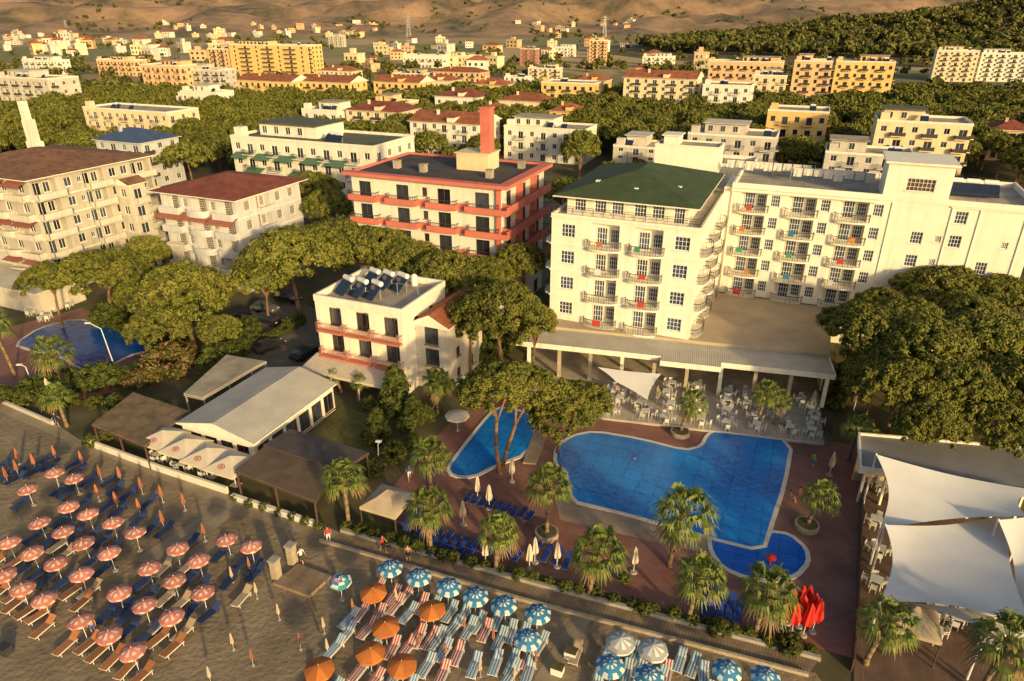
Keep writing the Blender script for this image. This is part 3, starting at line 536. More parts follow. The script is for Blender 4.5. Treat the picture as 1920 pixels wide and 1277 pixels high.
# --- small three storey hotel
A=Vector((-23.0,75.1,0)); W=11.8; D=10
sh=thing('hotel_building','small three storey white hotel with red balcony slabs and rooftop solar panels','hotel',(A.x,A.y,0),ANG); foot(A,W,D)
fr=[(2.1,2.9,2.2,.06,'Ld'),(5.9,2.9,2.2,.06,'Ld'),(9.7,2.9,2.2,.06,'Ld')]
ro=block(sh,0,0,0,W,D,10,3,'white',fr,[(3,1,1.3,.9),(6.5,1,1.3,.9)],(),'flat','roofflat','white','d',[(.4,3.8,.8,False,(1,2)),(4.2,7.6,.8,False,(1,2)),(8,11.6,.8,False,(1,2))],(),(),'redslab','redslab','bars',2,.8,False)
for k in range(3): solar(ro,(2.0+2.0*k,2.9,10.04),-.4,1.05)
for k in range(3): solar(ro,(3.4+2.0*k,6.4,10.04),-.4,1.05)
for k in range(3): mb=MB(); x=3+2.6*k; mb.cyl((x,8.9,10.04),(x,8.9,11.3),.42,n=14); mb.cyl((x,8.9,11.302),(x,8.9,11.5),.42,.15,n=14); mb.build('water_tank','whitemetal',ro)
mb=MB()
for x in (8.2,11): mb.cyl((x,5,10.04),(x,5,11.7),.03,n=5)
mb.cyl((8.2,5,11.65),(11,5,11.65),.02,n=4); mb.build('drying_rack','steel',ro)
block(sh,W+.01,2.5,0,4.2,9,8.2,3,'greywall',[(2.1,1.8,2.2,.3)],[(2.5,1,1.3,.9),(6,1,1.3,.9)],(),'gable','rooftile','white','d',rh=1.3,o=.5,wallname='annex_wall')
mb=MB(); mb.face([(-.6,-.01,3.2),(W*.98,-.01,3.2),(W*.98,-3.4,2.6),(-.6,-3.4,2.6)]); mb.face([(-.6,-3.4,2.6),(W*.98,-3.4,2.6),(W*.98,-3.42,2.3),(-.6,-3.42,2.3)]); mb.build('awning','canvas_cream',sh)
for k in range(4): mb=MB(); mb.cyl((k*3.7,-3.3,0),(k*3.7,-3.3,2.6),.06,n=6); mb.build('awning_post','whitemetal',sh)
# --- red banded building
A=Vector((-23.2,100.6,0)); W=23.6; D=16.2
rbg=thing('hotel_building','white apartment hotel with coral red balcony bands and red chimney','hotel',(A.x,A.y,0),ANG); foot(A,W,D)
fr=[(2.2,2.0,2.2,.06,'d'),(8.4,2.0,2.2,.06,'d'),(12,.8,1.2,1,'d'),(15.0,2.0,2.2,.06,'d'),(20.8,2.1,2.2,.06,'d')]
ro=block(rbg,0,0,0,W,D,19.6,6,'white',fr,[(2.7,1.7,2.2,.06,'d'),(8.1,1.7,2.2,.06,'d'),(13.5,1.7,2.2,.06,'d')],(),'flat','roofdark','coral','d',[(.1,4.6,1.1,False,range(2,6)),(6.2,11,1.1,False,range(2,6)),(12.8,17.2,1.1,False,range(2,6)),(18.8,23.5,1.1,False,range(2,6))],[(.4,5.0,1.3,False,range(2,6)),(5.8,10.4,1.3,False,range(2,6)),(11.2,15.8,1.3,False,range(2,6))],(),'coral','metal','bars',2,.35,False)
for i in range(2,6):
    z=i*19.6/6; mb=MB()
    for x0,x1 in ((4.602,6.198),(11.002,12.798),(17.202,18.798)): mb.box(x0,x1,-.35,-.004,z-.36,z+.45)
    for x0,x1 in ((.1,4.6),(6.2,11),(12.8,17.2),(18.8,23.5)): mb.box(x0-.02,x1+.02,-1.2,-1.105,z-.36,z+.47); mb.box(x0-.12,x0-.022,-1.2,-.36,z-.36,z+.46); mb.box(x1+.022,x1+.12,-1.2,-.36,z-.36,z+.46)
    mb.box(23.622,W+1.41,-1.19,-1.1,z-.34,z+.44)
    for y0,y1 in ((.4,5.),(5.8,10.4),(11.2,15.8)): mb.box(W+1.31,W+1.41,y0,y1,z-.36,z+.85); mb.box(W+.1,W+1.3,y0-.1,y0-.004,z-.34,z+.84)
    mb.box(W+.004,W+1.36,5.002,5.695,z-.35,z+.82); mb.box(W+.004,W+1.36,10.402,11.095,z-.35,z+.82); mb.box(W+1.312,W+1.412,-1.09,.395,z-.34,z+.84)
    mb.build('band','coral',rbg)
mb=MB()
mb.box(-.7,W+1.4,-1.2,-.1,19.5,19.97); mb.box(W+.1,W+1.4,-.1,D,19.5,19.97); mb.build('eave_band','coral',rbg)
mb=MB()
for y in (5.1,10.5): mb.box(W+.01,W+.9,y,y+.45,6.6,19.45)
mb.box(W-.5,W+.02,-.45,-.003,6.6,19.45); mb.build('pilaster','coral',rbg)
mb=MB(); mb.box(13,18.0,8,12,19.65,22.0); mb.box(12.8,18.2,7.8,12.2,22.003,22.15); mb.build('stair_housing','cream',rbg)
for k,(x,y) in enumerate(((4,5),(9,4),(19.5,4),(21,12))): mb=MB(); mb.box(x,x+.9,y,y+.9,19.64,20.7); mb.box(x-.1,x+1.,y-.1,y+1.,20.703,20.8); mb.build('roof_vent','roofflat',ro)
mb=MB(); mb.box(16.6,18.1,8.6,10.2,22.16,28.2); mb.box(16.5,18.2,8.5,10.3,28.203,28.45); mb.build('chimney','coral',rbg)
# --- left red-roofed building
A=Vector((-55.8,109.3,0)); W=15.2; D=15
lb=thing('apartment_building','five storey white apartment house with red hipped roof and red awnings','apartment building',(A.x,A.y,0),ANG); foot(A,W,D)
ro=block(lb,0,0,0,W,D,15,5,'bluewhite',[(2.2,3.2,2,.2,'Ls'),(5,1.0,1.4,.9),(7.8,3.2,2,.2,'Ls'),(10.6,1.0,1.4,.9),(13,3.2,2,.2,'Ls')],[(2.5,1.3,1.5,.8),(6,3,2.1,.1,'Ls'),(9.5,1.3,1.5,.8),(12.6,1.3,1.5,.8)],(),'hip','rooftile_dark','white','s',[(.2,4.2,1.0,False),(5.6,10.0,1.4,True),(11.2,15.0,1.0,False)],[(4.2,7.8,1.1,False)],(),'bluewhite','bluewhite','solid',2,.7,True,rh=1.9,o=1.2)
for i,(u0,u1,z) in enumerate(((-.2,5.2,11.4),(5.4,10.4,11.5),(10.5,15.4,11.4),(.2,3.4,6.2))):
    mb=MB(); mb.face([(u0,-.01,z+.7),(u1,-.01,z+.7),(u1,-1.7,z),(u0,-1.7,z)]); mb.face([(u0,-1.7,z),(u1,-1.7,z),(u1,-1.71,z-.25),(u0,-1.71,z-.25)]); mb.build('awning','awnred' if i<3 else 'canvas_cream',lb)
# --- far-left block
B=Vector((-71.8,102.9,0)); W=24; D=22; A=B-E*W
fl=thing('apartment_building','long pale apartment block with brown tiled roof at left edge','apartment building',(A.x,A.y,0),ANG); foot(A,W,D)
lfc=[(2.4,3.6,2.1,.08,'Lw'),(6.2,1.2,1.4,.9),(10.6,3.6,2.1,.08,'Lw'),(8.2,.7,.9,1.2),(14.2,1.2,1.4,.9),(16.4,1.2,1.4,.9),(19.6,3.6,2.1,.08,'Lw')]
ro=block(fl,0,0,0,W,D,18,6,'blockgrey',auto(W,6),lfc,(),'hip','rooftile_old','white','w',[(W-4.4,W-.2,1.3,False),(W-9,W-5,1.3,True)],[(.2,5.0,1.2,False),(8.9,13.2,1.2,False),(17.4,21.9,1.2,False)],(),'blockgrey','white2','solid',1,.7,True,rh=2.1,o=.9)
block(fl,W+.004,14,0,3.2,3.2,14.6,5,'white2',[(1.6,1.2,1.4,.9)],[(1.6,1.5,2.1,.08)],(),'gable','rooftile_old','white','w',(),[(.3,2.9,1.1,False)],(),'white2','white2','solid',1,rh=.9,o=.4,wallname='bay_wall')
for i in range(1,6):
    for u0,u1 in ((W-4.4,W-.2),(W-9,W-5)):
        if (i+int(u0))%2: continue
        z=i*3+2.1; mb=MB(); mb.face([(u0,-.01,z+.6),(u1,-.01,z+.6),(u1,-1.8,z),(u0,-1.8,z)]); mb.build('awning','awnred' if i%2 else 'canvas_tan',fl)
mb=MB(); mb.box(W-12,W+6,-7,-.01,0,3.4); mb.box(W-12.5,W+6.5,-7.6,-.015,3.402,3.7); mb.build('ground_floor_shop','white2',fl)
mb=MB(); mb.prism([(0,0),(2.6,0),(2.6,1.4),(0,1.4)],0,3.0); mb.prism([(.3,.1),(2.4,.1),(2.1,1.3),(.3,1.3)],3.003,6.6); mb.prism([(.4,.2),(1.5,.2),(1.5,1.2),(.4,1.2)],6.603,9.6)
o=mb.build('chimney','white',fl); o.location=(W-19.5,14,17.4)
# --- buildings behind, each with its own label
fb=far('white apartment house with green awnings and dark olive flat roof',432,393,258,700,16,5,'white',roof='flat',rm='roofolive',st='w')
def awn(root,u0,u1,y,z,m):
    mb=MB(); mb.face([(u0,-.01,z+.6),(u1,-.01,z+.6),(u1,-1.9,z-.1),(u0,-1.9,z-.1)]); mb.face([(u0,-1.9,z-.1),(u1,-1.9,z-.1),(u1,-1.91,z-.4),(u0,-1.91,z-.4)]); mb.build('awning',m,root)
for k,(u,z) in enumerate(((1,12.5),(7,12.5),(13,12.5),(20,12.5),(26,12.5),(4,9.4),(16,9.4))): awn(fb,u,u+4.6,0,z,'awngreen')
FAR=[
('small blue and white house with blue roof beside the left chimney',178,345,262,262,12,4,'bluewhite','hip','roofblue'),
('cream flat roofed apartment house among pines at upper left',155,275,203,312,13,4,'cream','flat',None),
('white terraced apartment block at the left edge behind the pines',-10,222,145,88,14,5,'white2','flat',None),
('small white villa among dark pines at upper left',338,225,172,405,10,3,'white','flat',None),
('tall cream apartment tower at upper left, largest of the far blocks',428,148,84,575,16,8,'yellow','flat',None),
('white and orange stepped block joined beside the tall cream tower',388,146,92,426,14,7,'peach','flat',None),
('brick red trimmed block in front of the tall tower, left one',263,172,122,335,14,4,'peach','flat','roofdark'),
('grey white block in front of the tall tower, right one',337,172,130,408,14,4,'greywall','flat',None),
('yellow apartment house with red gabled roof, left of a joined pair',445,203,150,545,14,4,'yellow','gable','rooftile'),
('yellow apartment house with red gabled roof, right of a joined pair',558,205,152,655,14,4,'yellow','gable','rooftile'),
('yellow house with orange roof north of the pine belt',700,205,153,785,14,4,'yellow','gable','rooftile'),
('cream house with orange hipped roof next to yellow house',790,195,150,846,12,3,'cream','hip','rooftile'),
('peach house with wide orange roof farther back',812,162,134,900,14,3,'peach','hip','rooftile'),
('small yellow house with orange roof in the town middle',885,198,158,945,12,3,'yellow','hip','rooftile'),
('white house with dark red roof in the town middle',815,232,180,895,14,3,'white','hip','rooftile_dark'),
('cream villa with red hipped roof right of dark red roof',935,238,188,1022,14,3,'cream','hip','rooftile'),
('cream house with long dark red roof above the black roofed hotel',648,265,206,748,14,4,'cream','hip','rooftile_dark'),
('white house with big red roof behind the red chimney',768,295,227,898,15,4,'white','gable','rooftile'),
('white terraced villa with rooftop solar panels right of red chimney',945,298,238,1095,13,3,'white','flat',None),
('small white house with solar panels behind the green awning building',565,262,206,632,11,3,'white','flat',None),
('yellow flat roofed apartment house in the town centre',1015,215,155,1115,14,4,'yellow','flat',None),
('large cream hotel with peach trim in the middle distance',1170,225,145,1305,16,6,'cream','gable','rooftile'),
('white five storey block beside the large cream hotel',1318,235,160,1408,15,5,'white','flat',None),
('tan apartment block behind the white five storey block',1330,175,115,1468,15,4,'peach','flat',None),
('pale yellow block between white block and orange tower',1412,212,142,1476,14,5,'cream','flat',None),
('orange tan apartment tower at upper right',1490,215,115,1562,15,7,'peach','flat',None),
('yellow stepped apartment block right of the orange tower',1568,208,116,1680,15,6,'yellow','flat',None),
('cream apartment block below the wooded hill, left of two',1758,152,95,1838,15,6,'cream','flat',None),
('white apartment block below the wooded hill at right edge',1842,152,100,1935,15,6,'white','flat',None),
('yellow villa behind the hotel laundry roof',1440,300,208,1555,13,4,'yellow','flat',None),
('cream low block with roof huts at right behind the hotel',1645,345,228,1825,14,5,'cream','flat',None),
('grey flat roofed block directly behind the hotel roof, left one',1290,335,252,1455,13,4,'greywall','flat',None),
('grey flat roofed block directly behind the hotel roof, right one',1548,370,287,1715,12,4,'greywall','flat',None),
('orange unfinished brick tower standing alone in the fields',975,122,92,1004,10,5,'brickred','flat',None),
('peach and white tower standing alone in the fields',1106,122,76,1134,10,7,'peach','flat',None),
('low white warehouse at the edge of the fields',755,126,103,830,14,2,'white','flat',None),
('low cream warehouse at the edge of the fields',838,124,104,892,12,2,'cream','flat',None),
('white row house at the far edge of town',1030,106,88,1075,10,3,'white','flat',None),
('white apartment tower on the plain at upper middle',615,88,67,640,10,5,'white2','flat',None),
('low terracotta roofed house right of the hotel among pines',1862,300,243,1940,12,3,'tan','hip','rooftile_dark'),
('white house half hidden in pines behind hotel stair tower',1150,330,275,1235,12,4,'white2','flat',None),
('yellow house with red roof left of the large cream hotel',1078,190,150,1135,12,3,'yellow','hip','rooftile'),
('tan house with flat roof near the left fields',180,140,112,250,12,3,'peach','flat',None),
('white villa with red roof between dark red roof and cream villa',898,258,208,940,10,3,'white','hip','rooftile'),
('yellow villa with red roof just right of the cream villa',1030,255,208,1085,11,3,'yellow','hip','rooftile'),
('peach villa with flat roof above the long dark red roof',700,238,192,758,11,3,'peach','flat',None),
('cream villa with red roof behind the joined yellow pair',600,160,132,660,11,3,'cream','hip','rooftile'),
('white house with flat roof left of the joined yellow pair',330,212,182,330+58,10,3,'white','flat',None),
('small white block right of the small yellow house',945,170,145,985,10,3,'white','flat',None),
('cream block in front of the field brick tower',990,150,128,1045,11,3,'cream','flat',None),
('white low block in front of the wooded hill edge',1205,128,106,1262,11,3,'white','flat',None),
('white house at the left edge of the plain',40,138,112,105,11,3,'white','flat',None),
('tan row house left of the peach wide roof',735,160,138,795,11,3,'tan','flat',None),
]
for l,xl,yb,yt,xr,D,nf,wl,rf,rm in FAR: far(l,xl,yb,yt,xr,D,nf,wl,rf,rm,st='d' if wl in('yellow','peach','tan') else 'w')
# --- tiny houses of the far town and hillside
HM=[]
for k,(wl,rf) in enumerate((('white','rooftile'),('cream','roofflat'),('peach','rooftile'),('white2','roofflat'),('tan','roofflat'))):
    a=MB(); a.box(0,11,0,9,0,6.5)
    for i in range(2):
        for j in range(3): a.box(1.2+3.4*j,2.6+3.4*j,-.03,-.002,1+3*i,2.4+3*i,1)
    r=MB()
    if rf=='rooftile': hiproof(r,0,11,0,9,6.502,2.2,.7)
    else: r.box(-.3,11.3,-.3,9.3,6.502,6.9,1); r.box(3,6.5,3,6,6.903,9,1)
    HM.append((a.mesh('wall',[wl,'glass']),r.mesh('roof',[rf,wl])))
def house(px,py,grp):
    g=P(px,py); 
    if g.y>1520: 
        k=0
        while k<40 and hz(g.x,g.y)>0 and proj(Vector((g.x,g.y,hz(g.x,g.y))))[1]<py and g.y>1400: g=g*.97; g.z=0; k+=1
        g.z=max(0,hz(g.x,g.y))
    a,b=R.choice(HM); t=thing('house','','house',g,ANG+R.uniform(-.5,.5),grp); s=R.uniform(.75,1.35)*(.75 if g.y<600 else 1); t.scale=(s*R.uniform(.8,1.6),s,s*R.uniform(.9,1.7)); put(a,'wall',t); put(b,'roof',t); return t
for ci,(x0,x1,y0,y1,n,nm) in enumerate(((0,130,60,80,18,'of the back cluster at top left'),(0,260,82,108,26,'of the front cluster at top left'),(290,520,42,76,22,'of the cluster on the slope left of centre'),(520,700,42,70,18,'of the cluster near the top middle'),(700,960,78,116,14,'on the plain below the hills'),(960,1180,45,74,14,'of the distant row near the wooded hill'),(1000,1170,84,112,10,'of the cluster at the field edge'),(240,420,85,118,12,'of the cluster left of the tall tower'),(1180,1330,122,142,6,'of the row before the wooded hill'),(600,1000,120,140,7,'of the row before the warehouses'))):
    ob=[house(R.uniform(x0,x1),R.uniform(y0,y1),'far houses '+nm) for _ in range(n)]
    lab_row(ob,'tiny distant house',nm)
# ------------------------------------------------------------------ trees
def inside(p,m):
    for a,W,D in FP:
        d=p-a; x=d.dot(E); y=d.dot(NB)
        if -m<x<W+m and -m<y<D+m: return True
    return False
KEEP=[(650,285,1020,460),(1015,315,1925,600),(280,310,565,560),(0,280,280,540),(585,490,860,740),(960,590,1600,860),(0,560,330,700)]
belt=[]
y=108.
while y<345:
    x=-.84*(y*CT+17); 
    while x<.84*(y*CT+17):
        p=Vector((x+R.uniform(-3,3),y+R.uniform(-3,3),0)); zc=R.uniform(6.8,9); r=R.uniform(4.8,7.4)
        x+=9.3
        if inside(p,r*.45): continue
        a,b=proj(Vector((p.x,p.y,zc))); rp=r*F/dep(p)*.8
        if any(q[0]-rp<a<q[2]+rp and q[1]-rp*.5<b<q[3]+rp*.5 for q in KEEP): continue
        fr_=min([k for k in (4,9,15) if inside(p+NB*k,0)] or [99])
        if fr_<=15:
            u=R.random()
            if u<.5: continue
            zc*=.55; r*=.72
        belt.append((r/dep(p),p,r,zc))
    y+=9
belt.sort(key=lambda q:-q[0])
NI=225
trees=[pine_at(p,r,zc,'',PC if p.y<175 else PF,'umbrella pines of the belt between the houses') for _,p,r,zc in belt[:NI]]
bands=[(-99,215,'in the rearmost row of the pine belt'),(215,240,'in the second row of the pine belt from back'),(240,275,'in the middle row of the pine belt'),(275,340,'in the fourth row of the pine belt from back'),(340,999,'in the nearest row of the pine belt')]
for a,b,c in bands: lab_row([o for o in trees if a<=proj(Vector((o.location.x,o.location.y,8)))[1]<b],'umbrella pine',c)
items=[(R.choice(PL),Matrix.Translation((p.x,p.y,zc-.2*r))@Matrix.Rotation(R.uniform(0,6.28),4,'Z')@Matrix.Diagonal((r,r,r*1.2,1))) for _,p,r,zc in belt[NI:]]
if items: tag(joined('pine_belt',items,['leaf_pine','core_pine']),'distant mass of umbrella pines between the rear houses','trees')
for g in [(340,545,165,8,'tall umbrella pine in front of the white building with red awnings',1.3),(297,602,115,6,'lower pine right of the left pool, below the tall one',1.2),(185,500,145,8.5,'spreading umbrella pine in front of the left edge block',1.05),(88,515,95,8,'small umbrella pine at the far left before white shop',1.05),(272,470,80,8,'narrow pine between left edge block and red awning building',1.4),(255,545,80,6,'dark pine behind the left pool',1.2),(408,612,80,4.5,'low pine at the left edge of the car park',1.2),
 (545,468,175,10,'wide umbrella pine left of the red banded hotel, visible trunk',1.05),(628,445,155,10.5,'umbrella pine under the left corner of the red banded hotel',1.05),(710,455,140,10.5,'umbrella pine before the middle of the red banded hotel',1.0),(615,380,95,11,'dark pine beside the red banded hotel left wall',1.2),(772,482,125,10,'umbrella pine left of tank roof, below red banded hotel',1.05),(838,508,150,10,'umbrella pine behind the tiled annex roof',1.05),(908,512,120,10,'umbrella pine below the red banded hotel right corner',1.05),(940,575,175,10,'large umbrella pine between small hotel and white hotel',1.15),(1000,595,90,9,'umbrella pine touching the white hotel left corner',1.15),(980,480,90,11,'dark pine between red banded hotel and white hotel',1.2),(585,350,95,11,'dark pine behind the red awning building',1.2),(880,590,100,8,'lower pine right of the tiled annex',1.2),(490,515,100,7.5,'lower pine right of the red awning building',1.2),(1060,355,80,12,'pine behind the left corner of the green hotel roof',1.2),
 (1635,610,165,9.5,'umbrella pine at the left end of the right grove',1.05),(1740,645,190,9.5,'umbrella pine in the front middle of the right grove',1.05),(1855,630,190,9.5,'umbrella pine in front right of the right grove',1.05),(1655,565,105,10,'umbrella pine at the back left of the right grove',1.),(1770,530,160,10.5,'tall umbrella pine before the plain wing wall',1.),(1885,550,145,10.5,'tall umbrella pine at right edge before the wing wall',1.),(1690,715,160,8,'lower pine in the right grove, left front',1.2),(1800,720,170,8,'lower pine in the right grove, middle front',1.2),(1905,720,170,8,'lower pine in the right grove at right edge',1.2),(1745,785,125,6.5,'lowest pine above the grey restaurant roof, left',1.2),(1870,790,135,6.5,'lowest pine above the grey restaurant roof, right',1.2),(1710,590,135,10,'umbrella pine in the middle of the right grove',1.),(1820,580,135,10,'umbrella pine in the back right of the right grove',1.),(1645,690,110,7,'lower pine at the left foot of the right grove',1.2)]:
    pine(*g[:5],kz=g[5],group='large pines around the hotels')
# twin pine on the pool island
g=P(937,888); root=thing('pine_tree','umbrella pine with forked bare trunk on the pool island','pine tree',g,0); zc=zat(g,735)
t=MB(); 
for pts in ([(0,0,0),(-.35,.1,3.2),(-.25,.3,6.2),(-1.0,.6,8.6)],[(.1,0,0),(.7,.2,2.6),(1.5,.4,5.2),(1.6,.6,8.6)],[(-.3,.2,5.6),(.8,.5,8.8)],[(1.5,.4,5.2),(3.0,.9,8.4)],[(-.25,.3,6.2),(-2.6,1,8.8)]):
    for i in range(len(pts)-1): k=.25*(1-i*.22) if len(pts)>2 else .13; t.cyl(pts[i],pts[i+1],k,k*.78,9)
t.build('trunk','bark',root,smooth=True); put(PC[0],'crown',root,(.8,.9,zc-.2),scale=(5.1,4.3,4.4))
g2=P(1045,850); root=thing('pine_tree','umbrella pine leaning over the main pool corner','pine tree',g2,0)
t=MB(); q=P(1066,758,6.6); dx,dy=q.x-g2.x,q.y-g2.y
for a,b,k in (((0,0,0),(dx*.3,dy*.3,2.5),.2),((dx*.3,dy*.3,2.5),(dx*.8,dy*.8,5.9),.16),((dx*.5,dy*.5,3.8),(dx-1.5,dy+.6,6.3),.1),((dx*.5,dy*.5,3.8),(dx+1.6,dy-.4,6.3),.1)): t.cyl(a,b,k,k*.75,8)
t.build('trunk','bark',root,smooth=True); put(PC[2],'crown',root,(dx,dy,6.1),.8,(4.9,4.2,4.4))
# conifers and shrubs
for x,y,wp,zz,l in ((742,735,80,5,'dark conical conifer right of small hotel awning'),(705,800,60,3.5,'small conical conifer beside the garden lawn'),(860,655,70,3.5,'dark conical conifer right of the tiled annex'),(775,770,55,3,'small conifer left of the pool palms')):
    g=P(x,y,zz*.5); r=wp/2*dep(g)/F; rt_=thing('conifer_tree',l,'conifer',(g.x,g.y,0),R.random()*6,'small conifers'); put(KC[0],'crown',rt_,(0,0,zz*.45),scale=(r*1.2,r*1.2,zz*.5)); put(STM,'trunk',rt_,(0,0,zz*.5),scale=(2,2,zz*.5))
def brow(pts,base,ctx,grp,meshes=BC,kz=.85):
    lab_row([bush(x+R.uniform(-3,3),y+R.uniform(-2,2),w*R.uniform(.8,1.2),'',meshes,grp,kz) for x,y,w in pts],base,ctx)
def line(x0,y0,x1,y1,n,w): return [(x0+(x1-x0)*k/(n-1),y0+(y1-y0)*k/(n-1),w) for k in range(n)]
brow(line(5,745,300,770,8,38),'green shrub','in the front border of the left garden','left garden shrubs')
brow(line(60,730,270,700,7,50),'dark shrub','in the back border of the left garden','left garden back shrubs',DC)
brow(line(200,600,330,640,5,55),'dark shrub','along the back of the left pool','shrubs behind the left pool',DC)
brow([(315,690,80),(345,668,50),(255,715,60)],'dry brown shrub','left of the concrete roof','dry shrubs',YC)
brow(line(440,665,560,605,10,26),'clipped green shrub','of the hedge by the car park','car park hedge',DC)
brow(line(460,625,400,690,6,60),'dark shrub','of the car park edge planting','car park edge shrubs',DC)
brow([(760,800,45),(795,780,40),(720,815,40),(740,850,42),(700,880,36),(770,830,34),(690,760,40)],'green shrub','in the garden behind the pergolas','garden shrubs behind pergolas')
brow(line(650,985,835,1040,8,24),'low green shrub','of the boardwalk hedge, left section','boardwalk hedge left')
brow(line(850,1045,1090,1105,9,24),'low green shrub','of the boardwalk hedge, middle section','boardwalk hedge middle')
brow(line(1115,1112,1520,1215,12,26),'low green shrub','of the boardwalk hedge, right section','boardwalk hedge right')
brow([(1345,1175,40),(1210,1140,30),(1480,1205,44),(1170,1085,30)],'round green shrub','standing above the boardwalk hedge','round shrubs above hedge')
brow(line(440,935,600,985,7,20),'small green shrub','in the white planter before the brown pergola','planter shrubs',BC)
brow([(170,830,28),(195,820,30),(235,800,24)],'green shrub','beside the thatched pergola','shrubs by thatched pergola')
brow(line(1565,760,1590,690,5,40),'dark shrub','at the left foot of the right grove','grove shrubs',DC)
brow([(880,640,60),(920,625,60),(850,690,50),(905,665,50),(860,610,60),(945,650,50),(830,730,45)],'dark shrub','between small hotel and white hotel','shrubs between hotels',DC)
# far woods (uncountable)
def wood(name,pts,s0,s1,mats):
    mb=MB(); rr=random.Random(5)
    for x,y,z in pts:
        s=rr.uniform(s0,s1); c=Vector((x,y,z+s*.9))
        for k in range(4): clump(mb,c+Vector((rr.uniform(-.6,.6),rr.uniform(-.6,.6),rr.uniform(-.3,.4)))*s,s*.62,9,s*.3,rr,.8)
    o=mb.build(name,mats); o['kind']='stuff'; return o
pts=[]
while len(pts)<1900:
    x=R.uniform(70,900); y=R.uniform(620,1050)
    if wz(x,y)<3 or x/(y*CT+17)<.1: continue
    if fbm(x/60,y/60)<-.4: continue
    pts.append((x,y,wz(x,y)))
tag(wood('forest',pts,5,8.5,['leaf_far','core_pine']),'dense pine wood covering the hill at upper right','forest')
pts=[]
while len(pts)<640:
    py=R.uniform(80,190); px=R.uniform(-20,1940); g=P(px,py)
    if g.y<345 or inside(g,5): continue
    if fbm(g.x/90,g.y/90)<.08 and g.y>420: continue
    if g.y>700 and R.random()<.4: continue
    if inside(g+NB*14,2) : continue
    pts.append((g.x,g.y,0))
tag(wood('woodland',pts,3,5.5,['leaf_far','core_pine']),'scattered dark trees across the plain behind the town','woodland')
pts=[]
while len(pts)<480:
    x=R.uniform(-2000,1500); y=R.uniform(1000,2500)
    if abs(x)>.8*y or fbm(x/330,y/200)<.3: continue
    pts.append((x,y,max(0,hz(x,y)) if y>1500 else 0))
tag(wood('hill_scrub',pts,3.5,7,['leaf_far','core_pine']),'patches of scrub and trees on the far slopes','scrub')
# ------------------------------------------------------------------ palms
def palm_crown(seed):
    rr=random.Random(seed); mb=MB()
    for k in range(42):
        a=k*2.39996+rr.uniform(-.25,.25); el=math.radians(80-k*2.7+rr.uniform(-9,9)); Rl=rr.uniform(.9,1.35)
        d=Vector((math.cos(a)*math.cos(el),math.sin(a)*math.cos(el),math.sin(el))); hub=d*Rl+Vector((0,0,-.14*(1-math.sin(el))))
        mb.cyl((0,0,0),hub,.025,.015,4,0); side=d.cross(Vector((0,0,1))); side=side.normalized() if side.length>.01 else Vector((1,0,0)); m=0 if k<38 else 1
        up=side.cross(d)
        for j in range(9):
            b=math.radians(-58+116*j/8)+rr.uniform(-.06,.06); v=(d*math.cos(b)+side*math.sin(b)).normalized(); ln=rr.uniform(.9,1.35)*(1-.3*abs(math.sin(b)))
            w=v.cross(up).normalized()*.06
            m1=hub+v*ln*.55+Vector((0,0,-.05)); tip=hub+v*ln*.95+Vector((0,0,-.45-.25*rr.random()))
            mb.face([hub-w*.5,hub+w*.5,m1+w,m1-w],m); mb.face([m1-w,m1+w,tip+w*.15,tip-w*.15],m)
    return mb.mesh('crown',['leaf_palm','palm_dry'])
PALM=[palm_crown(s) for s in (1,2,3)]
SK=MB(); rr=random.Random(3)
for k in range(40):
    a=rr.uniform(0,6.28); p=Vector((math.cos(a)*.15,math.sin(a)*.15,0)); q=p+Vector((math.cos(a)*rr.uniform(.3,.6),math.sin(a)*rr.uniform(.3,.6),-rr.uniform(.5,1.0))); s=Vector((-math.sin(a),math.cos(a),0))*.12
    SK.face([p-s*.5,p+s*.5,q+s,q-s])
SKM=SK.mesh('dead_fronds',['palm_dry'])
def palm(bx,by,cx,cy,wpx,label,group='palms'):
    g=P(bx,by); z=max(1.6,zat(g,cy)); top=Vector(((cx-bx)/F*dep(Vector((g.x,g.y,z))),0,z)); r=wpx/2*dep(Vector((g.x,g.y,z)))/F/1.85
    root=thing('palm_tree',label,'palm tree',g,0,group); mb=MB(); n=7; pts=[Vector((top.x*(k/n)**1.5,0,z*k/n)) for k in range(n+1)]
    for k in range(n): mb.cyl(pts[k],pts[k+1],.19 if k else .26,.17,9)
    mb.build('trunk','palmbark',root,smooth=True); put(R.choice(PALM),'crown',root,pts[-1],R.uniform(0,6),(r*R.uniform(.92,1.08),r,r*R.uniform(.85,1.05))); put(SKM,'dead_fronds',root,pts[-1],R.uniform(0,6),(r*.9,r*.9,r*1.0))
